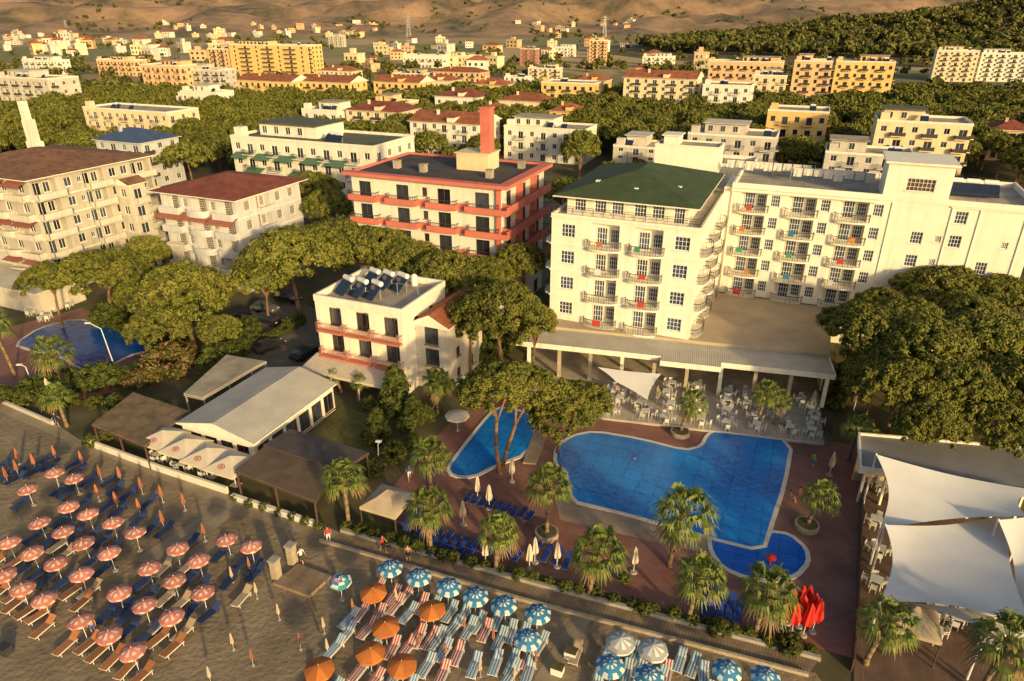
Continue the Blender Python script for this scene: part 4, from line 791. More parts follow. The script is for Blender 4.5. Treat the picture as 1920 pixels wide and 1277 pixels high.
for a in [(655,988,655,895,88,'palm by the tan gazebo left corner'),(808,918,810,850,82,'palm left of the small left pool'),(808,1035,808,950,86,'palm right of the tan gazebo, on the deck edge'),(1025,1005,1028,905,90,'palm at the left end of the main pool'),(930,1072,935,995,78,'palm on the lawn between blue lounger rows'),(1105,1118,1118,1030,106,'palm near the boardwalk middle with dry trunk'),(1255,1062,1268,960,110,'tall palm before the main pool lower edge'),(1290,1165,1303,1080,98,'palm on the lawn left of the kids pool'),(1415,1192,1425,1108,110,'palm beside the red folded parasols'),(1512,990,1528,930,72,'short palm right of the main pool'),(1622,1245,1645,1165,105,'palm left of the small right gazebo'),(1835,1305,1850,1205,125,'palm at the bottom right corner'),(122,735,117,660,74,'palm at the left pool front edge'),(28,705,14,605,80,'palm at the far left edge by the pool'),(126,800,122,742,58,'young palm on the left promenade border'),(1275,815,1290,755,58,'young palm on the dining terrace, left one'),(1420,795,1428,735,58,'young palm on the dining terrace, middle one'),(1450,800,1455,750,48,'young palm on the dining terrace, right one'),(1590,862,1597,800,58,'young palm at the deck corner below the grove'),(820,775,822,715,64,'palm between small hotel and left pool'),(640,735,628,705,34,'little palm at the small hotel entrance, left'),(672,750,678,715,34,'little palm at the small hotel entrance, right')]: palm(*a)
for bx,by,l in ((1512,990,'round stone planter around the short palm right of pool'),(1275,815,'round stone planter under the left terrace palm'),(1025,1005,'round stone planter around palm at the main pool left end')):
    g=P(bx,by); mb=MB(); mb.cyl((0,0,.03),(0,0,.5),1.0,n=20); mb.cyl((0,0,.502),(0,0,.53),.85,n=20,m=1); tag(mb.build('planter',['stone','soil'],None,g),l,'planter')
# ------------------------------------------------------------------ beach furniture
def canopy(name,r,h,pat,mats,segs=16,rings=4,val=.16):
    mb=MB(); prof=[(r*k/rings,h*(1-(k/rings)**1.35)) for k in range(rings+1)]
    for k in range(rings):
        for s in range(segs):
            a0,a1=2*pi*s/segs,2*pi*(s+1)/segs; sg=lambda rr,i:rr*(1 if i%2==0 else .955)
            q=lambda pr,a,i:(sg(pr[0],i)*math.cos(a),sg(pr[0],i)*math.sin(a),pr[1])
            A,B,Cc,Dd=q(prof[k],a0,s),q(prof[k+1],a0,s),q(prof[k+1],a1,s+1),q(prof[k],a1,s+1)
            mb.face([A,B,Cc,Dd] if k else [B,Cc,A],pat(k,s))
    for s in range(segs):
        a0,a1=2*pi*s/segs,2*pi*(s+1)/segs; r0=r*(1 if s%2==0 else .955); r1=r*(1 if s%2 else .955)
        mb.face([(r0*math.cos(a0),r0*math.sin(a0),0),(r0*math.cos(a0)*1.01,r0*math.sin(a0)*1.01,-val),(r1*math.cos(a1)*1.01,r1*math.sin(a1)*1.01,-val),(r1*math.cos(a1),r1*math.sin(a1),0)],pat(rings,s))
    return mb.mesh(name,mats)
pm=MB(); pm.cyl((0,0,0),(0,0,2.28),.025,n=6); POLE=pm.mesh('pole',['whitemetal']); pm=MB(); pm.cyl((0,0,2.2),(0,0,2.38),.03,.01,n=6); FIN=pm.mesh('finial',['whitemetal']); pm=MB(); pm.cyl((0,0,.0),(0,0,.1),.24,.2,n=12); UB=pm.mesh('base',['conc'])
def proto(cm,name='beach_umbrella',cat='beach umbrella'):
    t=thing(name,'',cat,(0,-60,0)); put(cm,'canopy',t,(0,0,1.9)); put(POLE,'pole',t); put(FIN,'finial',t); put(UB,'base',t); return t
UP={'coral':proto(canopy('canopy',.84,.34,lambda k,s:1 if (k in(1,2) and s%4==0) or (k==2 and s%4==2) or (k==4 and s%2) else 0,['u_coral','u_coral_pale'])),
 'blue':proto(canopy('canopy',.96,.38,lambda k,s:1 if (k in(1,3)) and s%2 or k==4 and s%2 else 0,['u_blue','u_white'])),
 'grey':proto(canopy('canopy',1.0,.40,lambda k,s:s%2 if k<3 else (1 if k==4 else 0),['u_grey','u_white'])),
 'orange':proto(canopy('canopy',.98,.38,lambda k,s:1 if (s//2)%2 else 0,['u_orange','u_orange2'])),
 'multi':proto(canopy('canopy',.85,.36,lambda k,s:((s//2)+k)%6,['u_blue','u_white','u_green','u_blue','u_white','u_pink']))}
def closed_mesh(m,fat=1.):
    mb=MB(); n=12
    prof=[(.03,2.35),(.10*fat,2.1),(.15*fat,1.6),(.2*fat,1.15),(.17*fat,.9),(.08*fat,.85)]
    for k in range(len(prof)-1):
        for s in range(n):
            a0,a1=2*pi*s/n,2*pi*(s+1)/n; f=lambda r,i:r*(1.2 if i%2 else .78)
            (r0,z0),(r1,z1)=prof[k],prof[k+1]
            mb.face([(f(r0,s)*math.cos(a0),f(r0,s)*math.sin(a0),z0),(f(r1,s)*math.cos(a0),f(r1,s)*math.sin(a0),z1),(f(r1,s+1)*math.cos(a1),f(r1,s+1)*math.sin(a1),z1),(f(r0,s+1)*math.cos(a1),f(r0,s+1)*math.sin(a1),z0)])
    return mb.mesh('folded_canopy',[m])
def cproto(m,name='folded_umbrella',cat='folded umbrella',fat=1.):
    t=thing(name,'',cat,(0,-60,0)); put(closed_mesh(m,fat),'folded_canopy',t); put(POLE,'pole',t,scale=(1,1,1.04)); put(UB,'base',t); return t
CP={'white':cproto('canvas_cream'),'tan':cproto('canvas_tan'),'red':cproto('u_red',fat=1.6),'coral':cproto('u_folded')}
def lounger_proto(m1,m2=None):
    t=thing('sun_lounger','','sun lounger',(0,-60,0)); mats=[m1,m2 or m1]
    mb=MB(); n=6
    for i in range(n): x0=-.29+.58*i/n; mb.box(x0,x0+.58/n-.004,-.95,.35,.33,.37,i%2)
    mb.build('seat',mats,t)
    mb=MB(); T=Matrix.Translation((0,.36,.34))@Matrix.Rotation(math.radians(32),4,'X')
    for i in range(n): x0=-.29+.58*i/n; mb.box(x0,x0+.58/n-.004,.0,.68,0,.04,i%2,T)
    mb.build('backrest',mats,t)
    fm={'sl_blue':'sl_blue','sl_navy':'sl_frame'}.get(m1,'whitemetal')
    mb=MB(); mb.box(-.33,-.295,-.96,.6,.29,.36); mb.box(.295,.33,-.96,.6,.29,.36); mb.box(-.295,.295,-.96,-.92,.29,.325); mb.box(-.295,.295,.56,.6,.29,.33); mb.build('frame',fm,t)
    lg=MB(); lg.box(-.02,.02,-.02,.02,0,.29); lm=lg.mesh('leg',[fm])
    for x in (-.31,.31):
        for y in (-.75,.5): put(lm,'leg',t,(x,y,0))
    return t
LP={'orange':lounger_proto('sl_orange'),'blue':lounger_proto('sl_blue'),'navy':lounger_proto('sl_navy'),'striped blue':lounger_proto('sl_cyan','sl_white'),'striped red':lounger_proto('sl_red','sl_white'),'tan':lounger_proto('sl_tan')}
LG=[]
ZS=.02
def lounge(p,k,label,rz=ANG,grp='sun loungers on the sand',z=ZS): return dup(LP[k],(p.x,p.y,z),rz+R.uniform(-.14,.14),label,grp)
def umb(px,py,k,label,lk=None,short=None,grp=None,lp=(-.75,.75)):
    g=P(px,py,2.1); o=dup(UP[k],(g.x,g.y,ZS),R.random()*6,label,grp or k+' umbrellas on the beach'); o.rotation_euler=(R.uniform(-.06,.06),R.uniform(-.06,.06),R.random()*6)
    if lk:
        for s in lp:
            if lk=='blue' and R.random()<.3: continue
            kk=lk if isinstance(lk,str) else R.choice(lk); lounge(g+E*(s+R.uniform(-.15,.15))-NB*(.7+R.uniform(-.5,.4)),kk,'%s lounger %s of %s'%(kk,'left' if s<0 else 'right',short))
rows=[('rear',[(100,882),(138,892),(425,1005),(470,1020)]),('second',[(50,912),(125,945),(165,960),(210,976),(252,995),(328,1024),(372,1045)]),('third',[(75,975),(117,993),(158,1012),(205,1032),(277,1060),(325,1083),(378,1105)]),('fourth',[(15,1012),(60,1030),(103,1050),(150,1072),(220,1107),(270,1130),(322,1150)]),('front',[(8,1072),(38,1098),(80,1120),(150,1160),(200,1185),(248,1218)])]
for rn,ps in rows:
    for i,(x,y) in enumerate(ps): umb(x,y,'coral','coral beach umbrella, %s from left in the %s coral row'%(ordn(i+1),rn),'orange' if rn=='front' or (rn=='fourth' and i%3==0) else ('tan' if R.random()<.15 else 'blue'),'coral umbrella %s in %s row'%(ordn(i+1),rn))
for i,(x,y) in enumerate([(732,1062),(782,1078),(838,1096),(890,1112),(948,1129),(1007,1146)]): umb(x,y,'blue','blue striped umbrella, %s from left in the row along the boardwalk'%ordn(i+1),('striped blue','striped red','striped blue'),'blue umbrella %s by boardwalk'%ordn(i+1))
for x,y,l,s in ((987,1195,'blue striped umbrella alone below the boardwalk row','lone blue umbrella'),(1146,1243,'blue striped umbrella below the left grey striped one','blue umbrella under left grey one'),(1217,1262,'blue striped umbrella below the right grey striped one','blue umbrella under right grey one'),(1362,1252,'blue striped umbrella at the bottom right, left of two','blue umbrella left of bottom pair'),(1434,1266,'blue striped umbrella at the bottom right, right of two','blue umbrella right of bottom pair')): umb(x,y,'blue',l,('striped blue','striped red'),s)
for x,y,l in ((1165,1198,'grey and white striped umbrella, left of two'),(1227,1212,'grey and white striped umbrella, right of two')): umb(x,y,'grey',l,'striped blue',l.split(' striped')[0]+' umbrella, '+l.split(', ')[1])
for i,(x,y) in enumerate([(700,1105),(812,1140)]): umb(x,y,'orange','orange umbrella just below the blue boardwalk row, %s of two'%('left','right')[i],('striped red','striped blue'),'%s orange umbrella below blue row'%('left','right')[i])
for i,(x,y) in enumerate([(722,1172),(692,1220),(600,1248),(752,1243)]): umb(x,y,'orange','orange umbrella in the lower cluster, '+('topmost','middle','leftmost','rightmost')[i],('striped red','striped blue','striped blue'),('topmost','middle','leftmost','rightmost')[i]+' lower orange umbrella')
umb(636,1085,'multi','small blue green and white umbrella beside the stone pillars')
cl=[]
for x,y in [(60,860),(100,845),(30,850),(150,855),(185,882),(222,885),(262,905),(300,920),(342,935),(180,918),(215,932),(258,945),(302,968),(8,885),(28,872),(380,992)]:
    g=P(x,y,1.3); o=dup(CP['coral'],(g.x,g.y,ZS),R.random()*6,'','folded orange umbrellas, back of beach'); o.scale=(.72,.72,.8); cl.append(o)
    for s in (-.7,.7): 
        if R.random()<.75: LG.append(lounge(g+E*s-NB*(.8+R.uniform(-.4,.4)),'blue','',grp='dark blue loungers by folded umbrellas'))
lab_row(cl,'folded orange umbrella','at the back of the left beach'); lab_row(LG,'dark blue lounger','beside the folded orange umbrellas')
cl=[]
for x,y in [(432,1070),(465,1052),(478,1100),(560,1195),(605,1165),(612,1205),(520,1140),(835,1212),(925,1185),(785,1196),(870,1165),(660,1130),(742,1110),(1005,1230),(965,1255),(900,1245),(470,1225),(390,1258),(433,1195)]:
    g=P(x,y,1.2); o=dup(CP['coral'] if R.random()<.7 else CP['tan'],(g.x,g.y,ZS),R.random()*6,'','folded umbrellas on the middle sand'); o.scale=(.5,.5,.68); cl.append(o)
lab_row(cl,'slim folded umbrella','on the middle and right sand')
LG=[]
for x,y,k in [(655,1162,'striped blue'),(628,1215,'striped blue'),(650,1190,'striped blue'),(742,1135,'striped red'),(766,1152,'striped blue'),(785,1196,'striped red'),(808,1200,'striped red'),(850,1178,'striped blue'),(880,1180,'striped blue'),(910,1185,'striped red'),(938,1200,'striped blue'),(765,1215,'striped red'),(832,1222,'striped blue'),(858,1228,'striped red'),(890,1250,'striped blue'),(930,1245,'striped blue'),(990,1235,'striped red'),(960,1262,'striped blue'),(690,1180,'striped red'),(800,1250,'striped blue'),(830,1265,'striped red'),(1080,1225,'tan'),(1275,1240,'striped blue'),(1300,1250,'striped blue'),(1190,1228,'striped blue'),(1250,1265,'striped red'),(1320,1268,'striped blue'),(170,1108,'tan'),(345,1185,'tan'),(300,1170,'tan'),(232,1140,'blue'),(430,1090,'blue'),(480,1075,'blue'),(455,1120,'tan')]:
    LG.append(lounge(P(x,y,.3),k,'',grp='extra loungers on sand'))
lab_row(LG,'separate sun lounger','among those standing away from umbrellas')
for i,(x,y,m_,l) in enumerate(((12,1225,'cl_dark','dark box on the sand at lower left corner'),(1070,1232,'u_white','white planter box on the right sand path, upper'),(1045,1262,'u_white','white planter box on the right sand path, lower'))):
    g=P(x,y); t=thing('storage_box',l,'box',(g.x,g.y,.04),ANG); mb=MB(); mb.box(-.4,.4,-.3,.3,0,.6); mb.build('body',m_,t); mb=MB(); mb.box(-.43,.43,-.33,.33,.602,.66); mb.build('lid',m_ if m_!='u_white' else 'soil',t)
# ------------------------------------------------------------------ pool loungers and parasols
def poolrow(x0,y0,x1,y1,n,ctx,rz):
    ob=[]
    for k in range(n):
        o=lounge(P(x0+(x1-x0)*k/(n-1),y0+(y1-y0)*k/(n-1),.3)+NB*R.uniform(-.15,.15),'navy','',rz,'navy pool loungers '+ctx,.03); o.scale=(.74,.95,1); o.rotation_euler.z=rz+R.uniform(-.07,.07); ob.append(o)
    lab_row(ob,'navy blue lounger',ctx)
poolrow(876,936,992,970,9,'in the row below the small pool',ANG+pi)
poolrow(786,1000,970,1044,12,'in the row by the lawn',ANG+pi)
poolrow(812,1026,880,1040,5,'in the second row by the lawn',ANG)
poolrow(1005,1035,1064,1052,4,'around the folded white parasols',ANG)
poolrow(1326,1116,1388,1138,5,'above the lawn near red parasols',ANG)
poolrow(1320,1142,1380,1162,5,'in the lower row near red parasols',ANG)
for k in range(5): o=lounge(P(772,985,.3)-Vector((0,0,.3)),'navy','navy blue lounger in the stack by the gazebo, %s from bottom'%ordn(k+1),ANG,'stacked navy loungers',.03+.2*k)
cl=[]
for x,y,k in [(895,915,'white'),(917,932,'white'),(868,962,'tan'),(960,882,'white'),(1045,1040,'white'),(993,1045,'white'),(1003,1032,'white'),(910,1035,'white'),(940,1020,'white'),(1232,742,'tan'),(1525,752,'tan'),(1190,1050,'white'),(1560,870,'tan'),(90,728,'white'),(98,735,'white')]:
    g=P(x,y,1.3); o=dup(CP[k],(g.x,g.y,.04),R.random()*6,'','folded pale parasols'); o.scale=(1.3,1.3,1.1); cl.append(o)
lab_row(cl,'folded pale parasol','counting those around the pools')
cl=[]
for k,(x,y) in enumerate([(1462,1182),(1475,1170),(1484,1188),(1497,1176),(1505,1192),(1515,1170),(1522,1186),(1492,1160),(1508,1155)]):
    g=P(x,y,0); o=dup(CP['red'],(g.x,g.y,.04),R.random()*6,'','red folded parasols'); o.scale=(1.25,1.25,1.3); o.rotation_euler=(R.uniform(-.06,.06),R.uniform(-.1,.1),R.random()*6); cl.append(o)
lab_row(cl,'folded red parasol','in the red cluster near the right lawn')
g=P(1443,1060); t=thing('water_mushroom','small red mushroom shaped fountain standing in the round kids pool','fountain',g); mb=MB(); mb.cyl((0,0,.1),(0,0,.9),.07,n=10); mb.build('stem','u_red',t); put(canopy('cap',.42,.2,lambda k,s:0,['u_red'],16,4,.04),'cap',t,(0,0,.85))
g=P(857,776,2.1); t=dup(UP['grey'],(g.x,g.y,.03),0,'open pale parasol beside the small left pool','open parasols by the pool'); 
for c in t.children:
    if c.data.name.startswith('canopy'): c.data=canopy('canopy',1.3,.4,lambda k,s:0,['canvas_cream'])
# ------------------------------------------------------------------ gazebos, sails, pergolas
def gazebo(px,py,s,label,hgt=2.4,m='canvas_tan'):
    g=P(px,py,hgt); t=thing('gazebo',label,'gazebo',(g.x,g.y,.04),ANG); mb=MB(); c=(0,0,1.1)
    for k in range(4):
        a,b=[(s,s),(-s,s),(-s,-s),(s,-s)][k],[(s,s),(-s,s),(-s,-s),(s,-s)][(k+1)%4]
        mb.face([(a[0],a[1],0),(b[0],b[1],0),(b[0]*.4,b[1]*.4,.55),(a[0]*.4,a[1]*.4,.55)]); mb.face([(a[0]*.4,a[1]*.4,.55),(b[0]*.4,b[1]*.4,.55),c]); mb.face([(a[0],a[1],0),(a[0],a[1],-.28),(b[0],b[1],-.28),(b[0],b[1],0)])
    mb.build('canopy',m,t,(0,0,hgt))
    for x in (-s+.06,s-.06):
        for y in (-s+.06,s-.06): mb=MB(); mb.cyl((x,y,0),(x,y,hgt),.05,n=7); mb.build('post','framedark',t)
gazebo(728,938,1.75,'square tan gazebo on the deck beside the blue loungers'); gazebo(1712,1160,1.6,'square tan gazebo under the white sails at right')
for i,(x,y) in enumerate(((305,812),(347,828),(388,845),(432,860))):
    g=P(x,y,3.); t=thing('square_umbrella','large cream square parasol with red emblem, %s from left by the thatched pergola'%ordn(i+1),'parasol',(g.x,g.y,.03),ANG,'square parasols of the beach bar'); mb=MB(); s=1.75
    q=[(s,s),(-s,s),(-s,-s),(s,-s)]
    for k in range(4): a,b=q[k],q[(k+1)%4]; mb.face([(a[0],a[1],0),(b[0],b[1],0),(0,0,.8)]); mb.face([(a[0],a[1],-.25),(b[0],b[1],-.25),(b[0],b[1],0),(a[0],a[1],0)])
    cn=mb.build('canopy','canvas_cream',t,(0,0,2.5)); mb=MB(); T=Matrix.Translation((0,-s*.66,.305))@Matrix.Rotation(math.atan2(.8,s),4,'X')
    for r,m_,dz in ((.28,0,0),(.19,1,.006),(.13,0,.012)): 
        mb.face([T@Vector((r*1.4*math.cos(a),r*math.sin(a),.015+dz)) for a in [2*pi*j/20 for j in range(20)]],m_)
    mb.build('emblem',['logo_red','canvas_cream'],cn); mb=MB(); mb.cyl((0,0,0),(0,0,3.2),.05,n=8); mb.build('pole','whitemetal',t); mb=MB(); mb.box(-.4,.4,-.4,.4,0,.12); mb.build('base','conc',t)
def sail(cs,label,k=.13,n=16,m='sail'):
    c=[P(*q) for q in cs]; ctr=sum(c,Vector())/4; mb=MB()
    for j in range(n+1):
        for i in range(n+1):
            u,v=i/n,j/n; p=c[0]*(1-u)*(1-v)+c[1]*u*(1-v)+c[2]*u*v+c[3]*(1-u)*v
            w=max(4*u*(1-u)*abs(2*v-1)**1.5,4*v*(1-v)*abs(2*u-1)**1.5)*k*1.6; mb.v.append(tuple(p+(ctr-p)*w))
    for j in range(n):
        for i in range(n): q=j*(n+1)+i; mb.f.append((q,q+1,q+n+2,q+n+1)); mb.m.append(0)
    o=mb.build('shade_sail',m,smooth=True); tag(o,label,'shade sail','white shade sails'); return c
pc=[]
pc+=sail([(1643,852,6.0),(1935,918,4.2),(1925,968,5.2),(1650,992,3.6)],'white shade sail nearest the grey roof at right',.09)
pc+=sail([(1660,984,4.8),(1895,962,3.4),(1935,1175,5.4),(1650,1128,3.2)],'largest white shade sail in the middle of right restaurant',.09)
pc+=sail([(1872,975,5.5),(2030,925,3.8),(2030,1150,5.5),(1905,1140,3.2)],'white shade sail at the right edge, right of the largest',.1)
pc+=sail([(1700,1128,3.2),(1960,1150,5.0),(1990,1225,3.),(1850,1180,4.6)],'narrow white shade sail at the lower right',.1)
for i,q in enumerate(pc):
    if i in(1,6,9,12): continue
    mb=MB(); mb.cyl((q.x,q.y,0),(q.x,q.y,q.z+.1),.09,.07,n=9); tag(mb.build('sail_post','whitemetal'),'white steel post holding a shade sail, %s of the restaurant'%ordn(i+1),'post','shade sail posts')
sail([(1120,688,4.3),(1240,701,4.4),(1214,750,2.9),(1155,716,3.6)],'white fabric awning at the left front of the restaurant pavilion',.06)
# right restaurant roof
cs=[P(1612,818,3.6),P(2000,850,3.6),P(2000,935,3.6),P(1614,880,3.6)]
t=thing('restaurant_building','low restaurant with grey corrugated roof and white fascia at right','restaurant',(cs[3].x,cs[3].y,0)); o0=Vector((cs[3].x,cs[3].y,0)); l=[(q-o0) for q in cs]
mb=MB(); mb.prism(l,3.45,3.7); mb.build('roof','roofgrey',t); mb=MB(); l2=offs([Vector((q.x,q.y,0)) for q in l],.25)
for k in range(4):
    a,b=l2[k],l2[(k+1)%4]; d=(b-a).normalized(); n=Vector((-d.y,d.x,0))*.2; c0=sum(l2,Vector())/4
    if (c0-a).dot(n)<0: n=-n
    mb.prism([a,b,b+n,a+n],3.3,3.95+.002*k)
mb.build('fascia','white',t)
for k in range(9): p=l[3]+(l[2]-l[3])*(k+.3)/9; mb=MB(); mb.box(p.x-.1,p.x+.1,p.y+.1,p.y+.3,0,3.3); mb.build('column','white',t)
p=[l[3]*.4+l[0]*.6,l[2]*.4+l[1]*.6]; mb=MB(); mb.prism([p[0],p[1],p[1]+Vector((0,.2,0)),p[0]+Vector((0,.2,0))],0,3.4); mb.build('back_wall','tan',t)
# gabled hall at left
A=P(340,793,3.1); A.z=0; W=9.2; D=12.4
gh=thing('restaurant_hall','long white roofed beach restaurant hall with glazed side wall','restaurant',A,ANG)
cols=[(1.2+2.05*k,1.7,2.2,.25) for k in range(6)]
block(gh,0,0,0,W,D,3.1,1,'white',[(1.6+2*k,1.6,2.2,.2) for k in range(4)],cols,(),'gable','roofwhite','white','d',det=2,rh=1.1,o=.35)
FP.append((A,W,D))
def slabroof(name,label,cat,px,z,m,post='framedark',th=.12):
    pl=[P(x,y,z) for x,y in px]; o0=Vector((pl[0].x,pl[0].y,0)); t=thing(name,label,cat,o0); q=[p-o0 for p in pl]
    mb=MB(); mb.prism([(v.x,v.y) for v in q],z,z+th); rf=mb.build('roof',m,t)
    mb=MB()
    for a,b in zip(q,q[1:]+q[:1]): mb.cyl((a.x,a.y,z-.1),(b.x,b.y,z-.1),.07,n=6)
    mb.build('beam',post,t)
    for a,b in zip(q,q[1:]+q[:1]):
        n=max(1,int((b-a).length/3.2))
        for k in range(n): p=a+(b-a)*k/n; c0=sum(q,Vector())/len(q); p=p+(c0-p).normalized()*.2; mb=MB(); mb.box(p.x-.07,p.x+.07,p.y-.07,p.y+.07,0,z-.17); mb.build('post',post,t)
    return t
slabroof('pergola','thatched brown pergola beside the promenade at left','pergola',[(172,797),(250,737),(355,772),(272,838)],2.7,'thatch')
slabroof('pergola','brown slatted pergola by the beach in front of the hall','pergola',[(440,884),(497,838),(635,872),(592,942)],3.0,'slat_brown')
slabroof('pergola','dark grey pergola right behind the brown slatted one','pergola',[(494,836),(545,806),(692,850),(640,884)],3.2,'slat_dark')
t=slabroof('flat_roofed_annex','flat concrete roofed annex behind the white hall','annex',[(345,740),(425,668),(500,680),(475,692),(380,748)],2.9,'roofflat','conc',.2)
def wall_line(name,label,cat,pts,h,w,m):
    mb=MB()
    q=[P(x,y) for x,y in pts]
    for a,b in zip(q,q[1:]):
        d=(b-a).normalized(); n=Vector((-d.y,d.x,0))*w/2; mb.prism([a-n,b-n,b+n,a+n],0,h)
    tag(mb.build(name,m),label,cat)
wall_line('low_wall','white low wall in front of the square parasols','wall',[(165,834),(300,884),(428,926)],.75,.25,'white')
wall_line('planter_wall','white planter wall before the brown slatted pergola','wall',[(437,936),(605,992)],.6,.35,'white')
wall_line('low_wall','white low kerb wall along the left promenade','wall',[(-20,745),(100,797)],.5,.25,'white2')
wall_line('retaining_wall','low concrete wall between lawn and boardwalk','wall',[(640,997),(1000,1096),(1538,1238)],.35,.3,'conc')
wall_line('low_wall','pale kerb wall along the sand side of the boardwalk','wall',[(600,1016),(980,1127),(1515,1268)],.3,.22,'stone')
wall_line('boundary_wall','dark wooden fence between pool deck and right restaurant','fence',[(1618,845),(1612,1000),(1605,1130),(1596,1260)],1.2,.1,'framedark')
for x,y,l in ((520,1086,'square stone pillar at the beach stairs, left one'),(550,1058,'square stone pillar at the beach stairs, right one')):
    t=thing('stone_pillar',l,'pillar',P(x,y),ANG); mb=MB(); mb.box(-.3,.3,-.3,.3,0,1.9); mb.build('shaft','stone',t); mb=MB(); mb.box(-.36,.36,-.36,.36,1.902,2.05); mb.build('cap','conc',t)
mb=MB(); mb.prism([P(x,y) for x,y in ((512,1098),(560,1062),(622,1085),(580,1122))],0.02,.3); struct('beach_platform',mb,'planks')
def lamp(bx,by,tx,ty,l):
    g=P(bx,by); z=zat(g,ty); dx=(tx-bx)/F*dep(Vector((g.x,g.y,z))); t=thing('street_lamp',l,'street lamp',g); mb=MB(); mb.cyl((0,0,0),(dx*.3,0,z*.9),.07,.05,8); mb.cyl((dx*.3,0,z*.9),(dx,0,z),.05,.04,8); mb.build('pole','whitemetal',t); mb=MB(); mb.box(dx-.5,dx+.1,-.14,.14,z-.02,z+.1); mb.build('lamp_head','lamp',t)
lamp(222,707,195,606,'tall white street lamp beside the left pool'); lamp(62,722,52,684,'short lamp post in the left garden'); lamp(1600,770,1612,650,'tall lamp post at the left of the right grove'); lamp(710,870,718,828,'short garden lamp behind the gazebo')
# ------------------------------------------------------------------ cars
def car(px,py,rz,m,label):
    t=thing('parked_car',label,'car',P(px,py,.05),rz,'cars in the small hotel car park'); prof=[(-2.05,.3),(-2.1,.62),(-1.95,.85),(-1.5,.93),(1.0,.95),(1.75,.85),(2.08,.68),(2.1,.3)]
    mb=MB(); n=len(prof)
    for s in (-1,1): mb.face([(x,s*.84,z) for x,z in (prof if s<0 else prof[::-1])])
    for k in range(n): a,b=prof[k],prof[(k+1)%n]; mb.face([(a[0],.84,a[1]),(b[0],.84,b[1]),(b[0],-.84,b[1]),(a[0],-.84,a[1])])
    mb.build('body',m,t)
    mb=MB(); lo=[(-1.6,-.8),(1.0,-.8),(1.0,.8),(-1.6,.8)]; hi=[(-1.15,-.62),(.35,-.62),(.35,.62),(-1.15,.62)]
    for k in range(4): a,b,c,d=lo[k],lo[(k+1)%4],hi[(k+1)%4],hi[k]; mb.face([(*a,.95),(*b,.95),(*c,1.38),(*d,1.38)])
    mb.build('window','glass',t); mb=MB(); mb.box(-1.2,.4,-.64,.64,1.382,1.43); mb.build('roof_panel',m,t)
    for x in (-1.3,1.3):
        for y in (-.8,.8): mb=MB(); mb.cyl((x,y-.1,.31),(x,y+.1,.31),.31,n=14); mb.build('wheel','rubber',t)
    for y in (-.6,.6): mb=MB(); mb.box(2.06,2.115,y-.18,y+.18,.6,.74); mb.build('headlight','lamp',t)
car(573,668,ANG+1.5,'carblack','black car parked beside the small hotel'); car(505,655,ANG+1.2,'carblack','dark car parked by the annex wall, lower left'); car(497,583,ANG,'carsilver','grey car at the back of the car park'); car(503,606,ANG,'carblack','dark car in front of the grey car'); car(540,565,ANG,'carblack','dark car at the far back of the car park'); car(466,600,ANG+.1,'carblack','dark car at left end of the car park back row')
# ------------------------------------------------------------------ tables, chairs
ch=MB(); ch.box(-.22,.22,-.22,.22,.42,.46); ch.box(-.22,.22,.19,.23,.46,.88)
for x in (-.2,.2):
    ch.box(x-.025,x+.025,-.2,-.15,0,.66); ch.box(x-.025,x+.025,.17,.22,0,.66); ch.box(x-.025,x+.025,-.2,.22,.62,.66)
CHM=ch.mesh('chair',['plastic']); ttp=MB(); ttp.box(-.45,.45,-.45,.45,.72,.76); TTM=ttp.mesh('tabletop',['plastic']); tlg=MB(); tlg.box(-.04,.04,-.04,.04,0,.72); TLM=tlg.mesh('leg',['plastic'])
def dining(tabs,z,ctx,rz0,grp):
    ts=[];cs_=[]
    for p in tabs:
        t=thing('table','','table',(p.x,p.y,z),rz0+R.uniform(-.2,.2),grp+' tables'); put(TTM,'tabletop',t)
        for x in(-.38,.38):
            for y in(-.38,.38): put(TLM,'leg',t,(x,y,0))
        ts.append(t)
        for k in range(4):
            a=rz0+k*pi/2+R.uniform(-.5,.5); d=Vector((math.cos(a),math.sin(a),0))*R.uniform(.62,.95); o=put(CHM,'chair',None,(p.x+d.x,p.y+d.y,z),a-pi/2); tag(o,'','chair',grp+' chairs'); cs_.append(o)
    lab_row(ts,'white square table',ctx); lab_row(cs_,'white plastic chair',ctx)
q0,q1=P(1130,783,.3),P(1545,832,.3); dd=(q1-q0).normalized(); nn=Vector((-dd.y,dd.x,0)); L_=(q1-q0).length
for r,nm in ((1.2,'in the front row of the dining terrace'),(3.5,'in the second row of the dining terrace'),(6.0,'in the third row of the dining terrace'),(8.6,'in the shaded row of the dining terrace')):
    dining([q0+dd*(1.2+k*(L_-2)/7+R.uniform(-.6,.6))+nn*(r+R.uniform(-.5,.5)) for k in range(8)],.3,nm,ANG,nm)
dining([P(x,y) for x,y in ((1640,985),(1645,1040),(1760,1150),(1790,1170),(1750,1195),(1650,920),(1860,1215),(1640,1100))],.055,'of the sail covered restaurant',ANG,'sail restaurant')
dining([P(x,y) for x,y in ((300,862),(345,880),(390,890))],.03,'under the square parasols',ANG,'beach bar')
dining([P(x,y) for x,y in ((60,590),(95,583),(125,577),(85,600))],.03,'beside the left garden pool',ANG,'left garden')
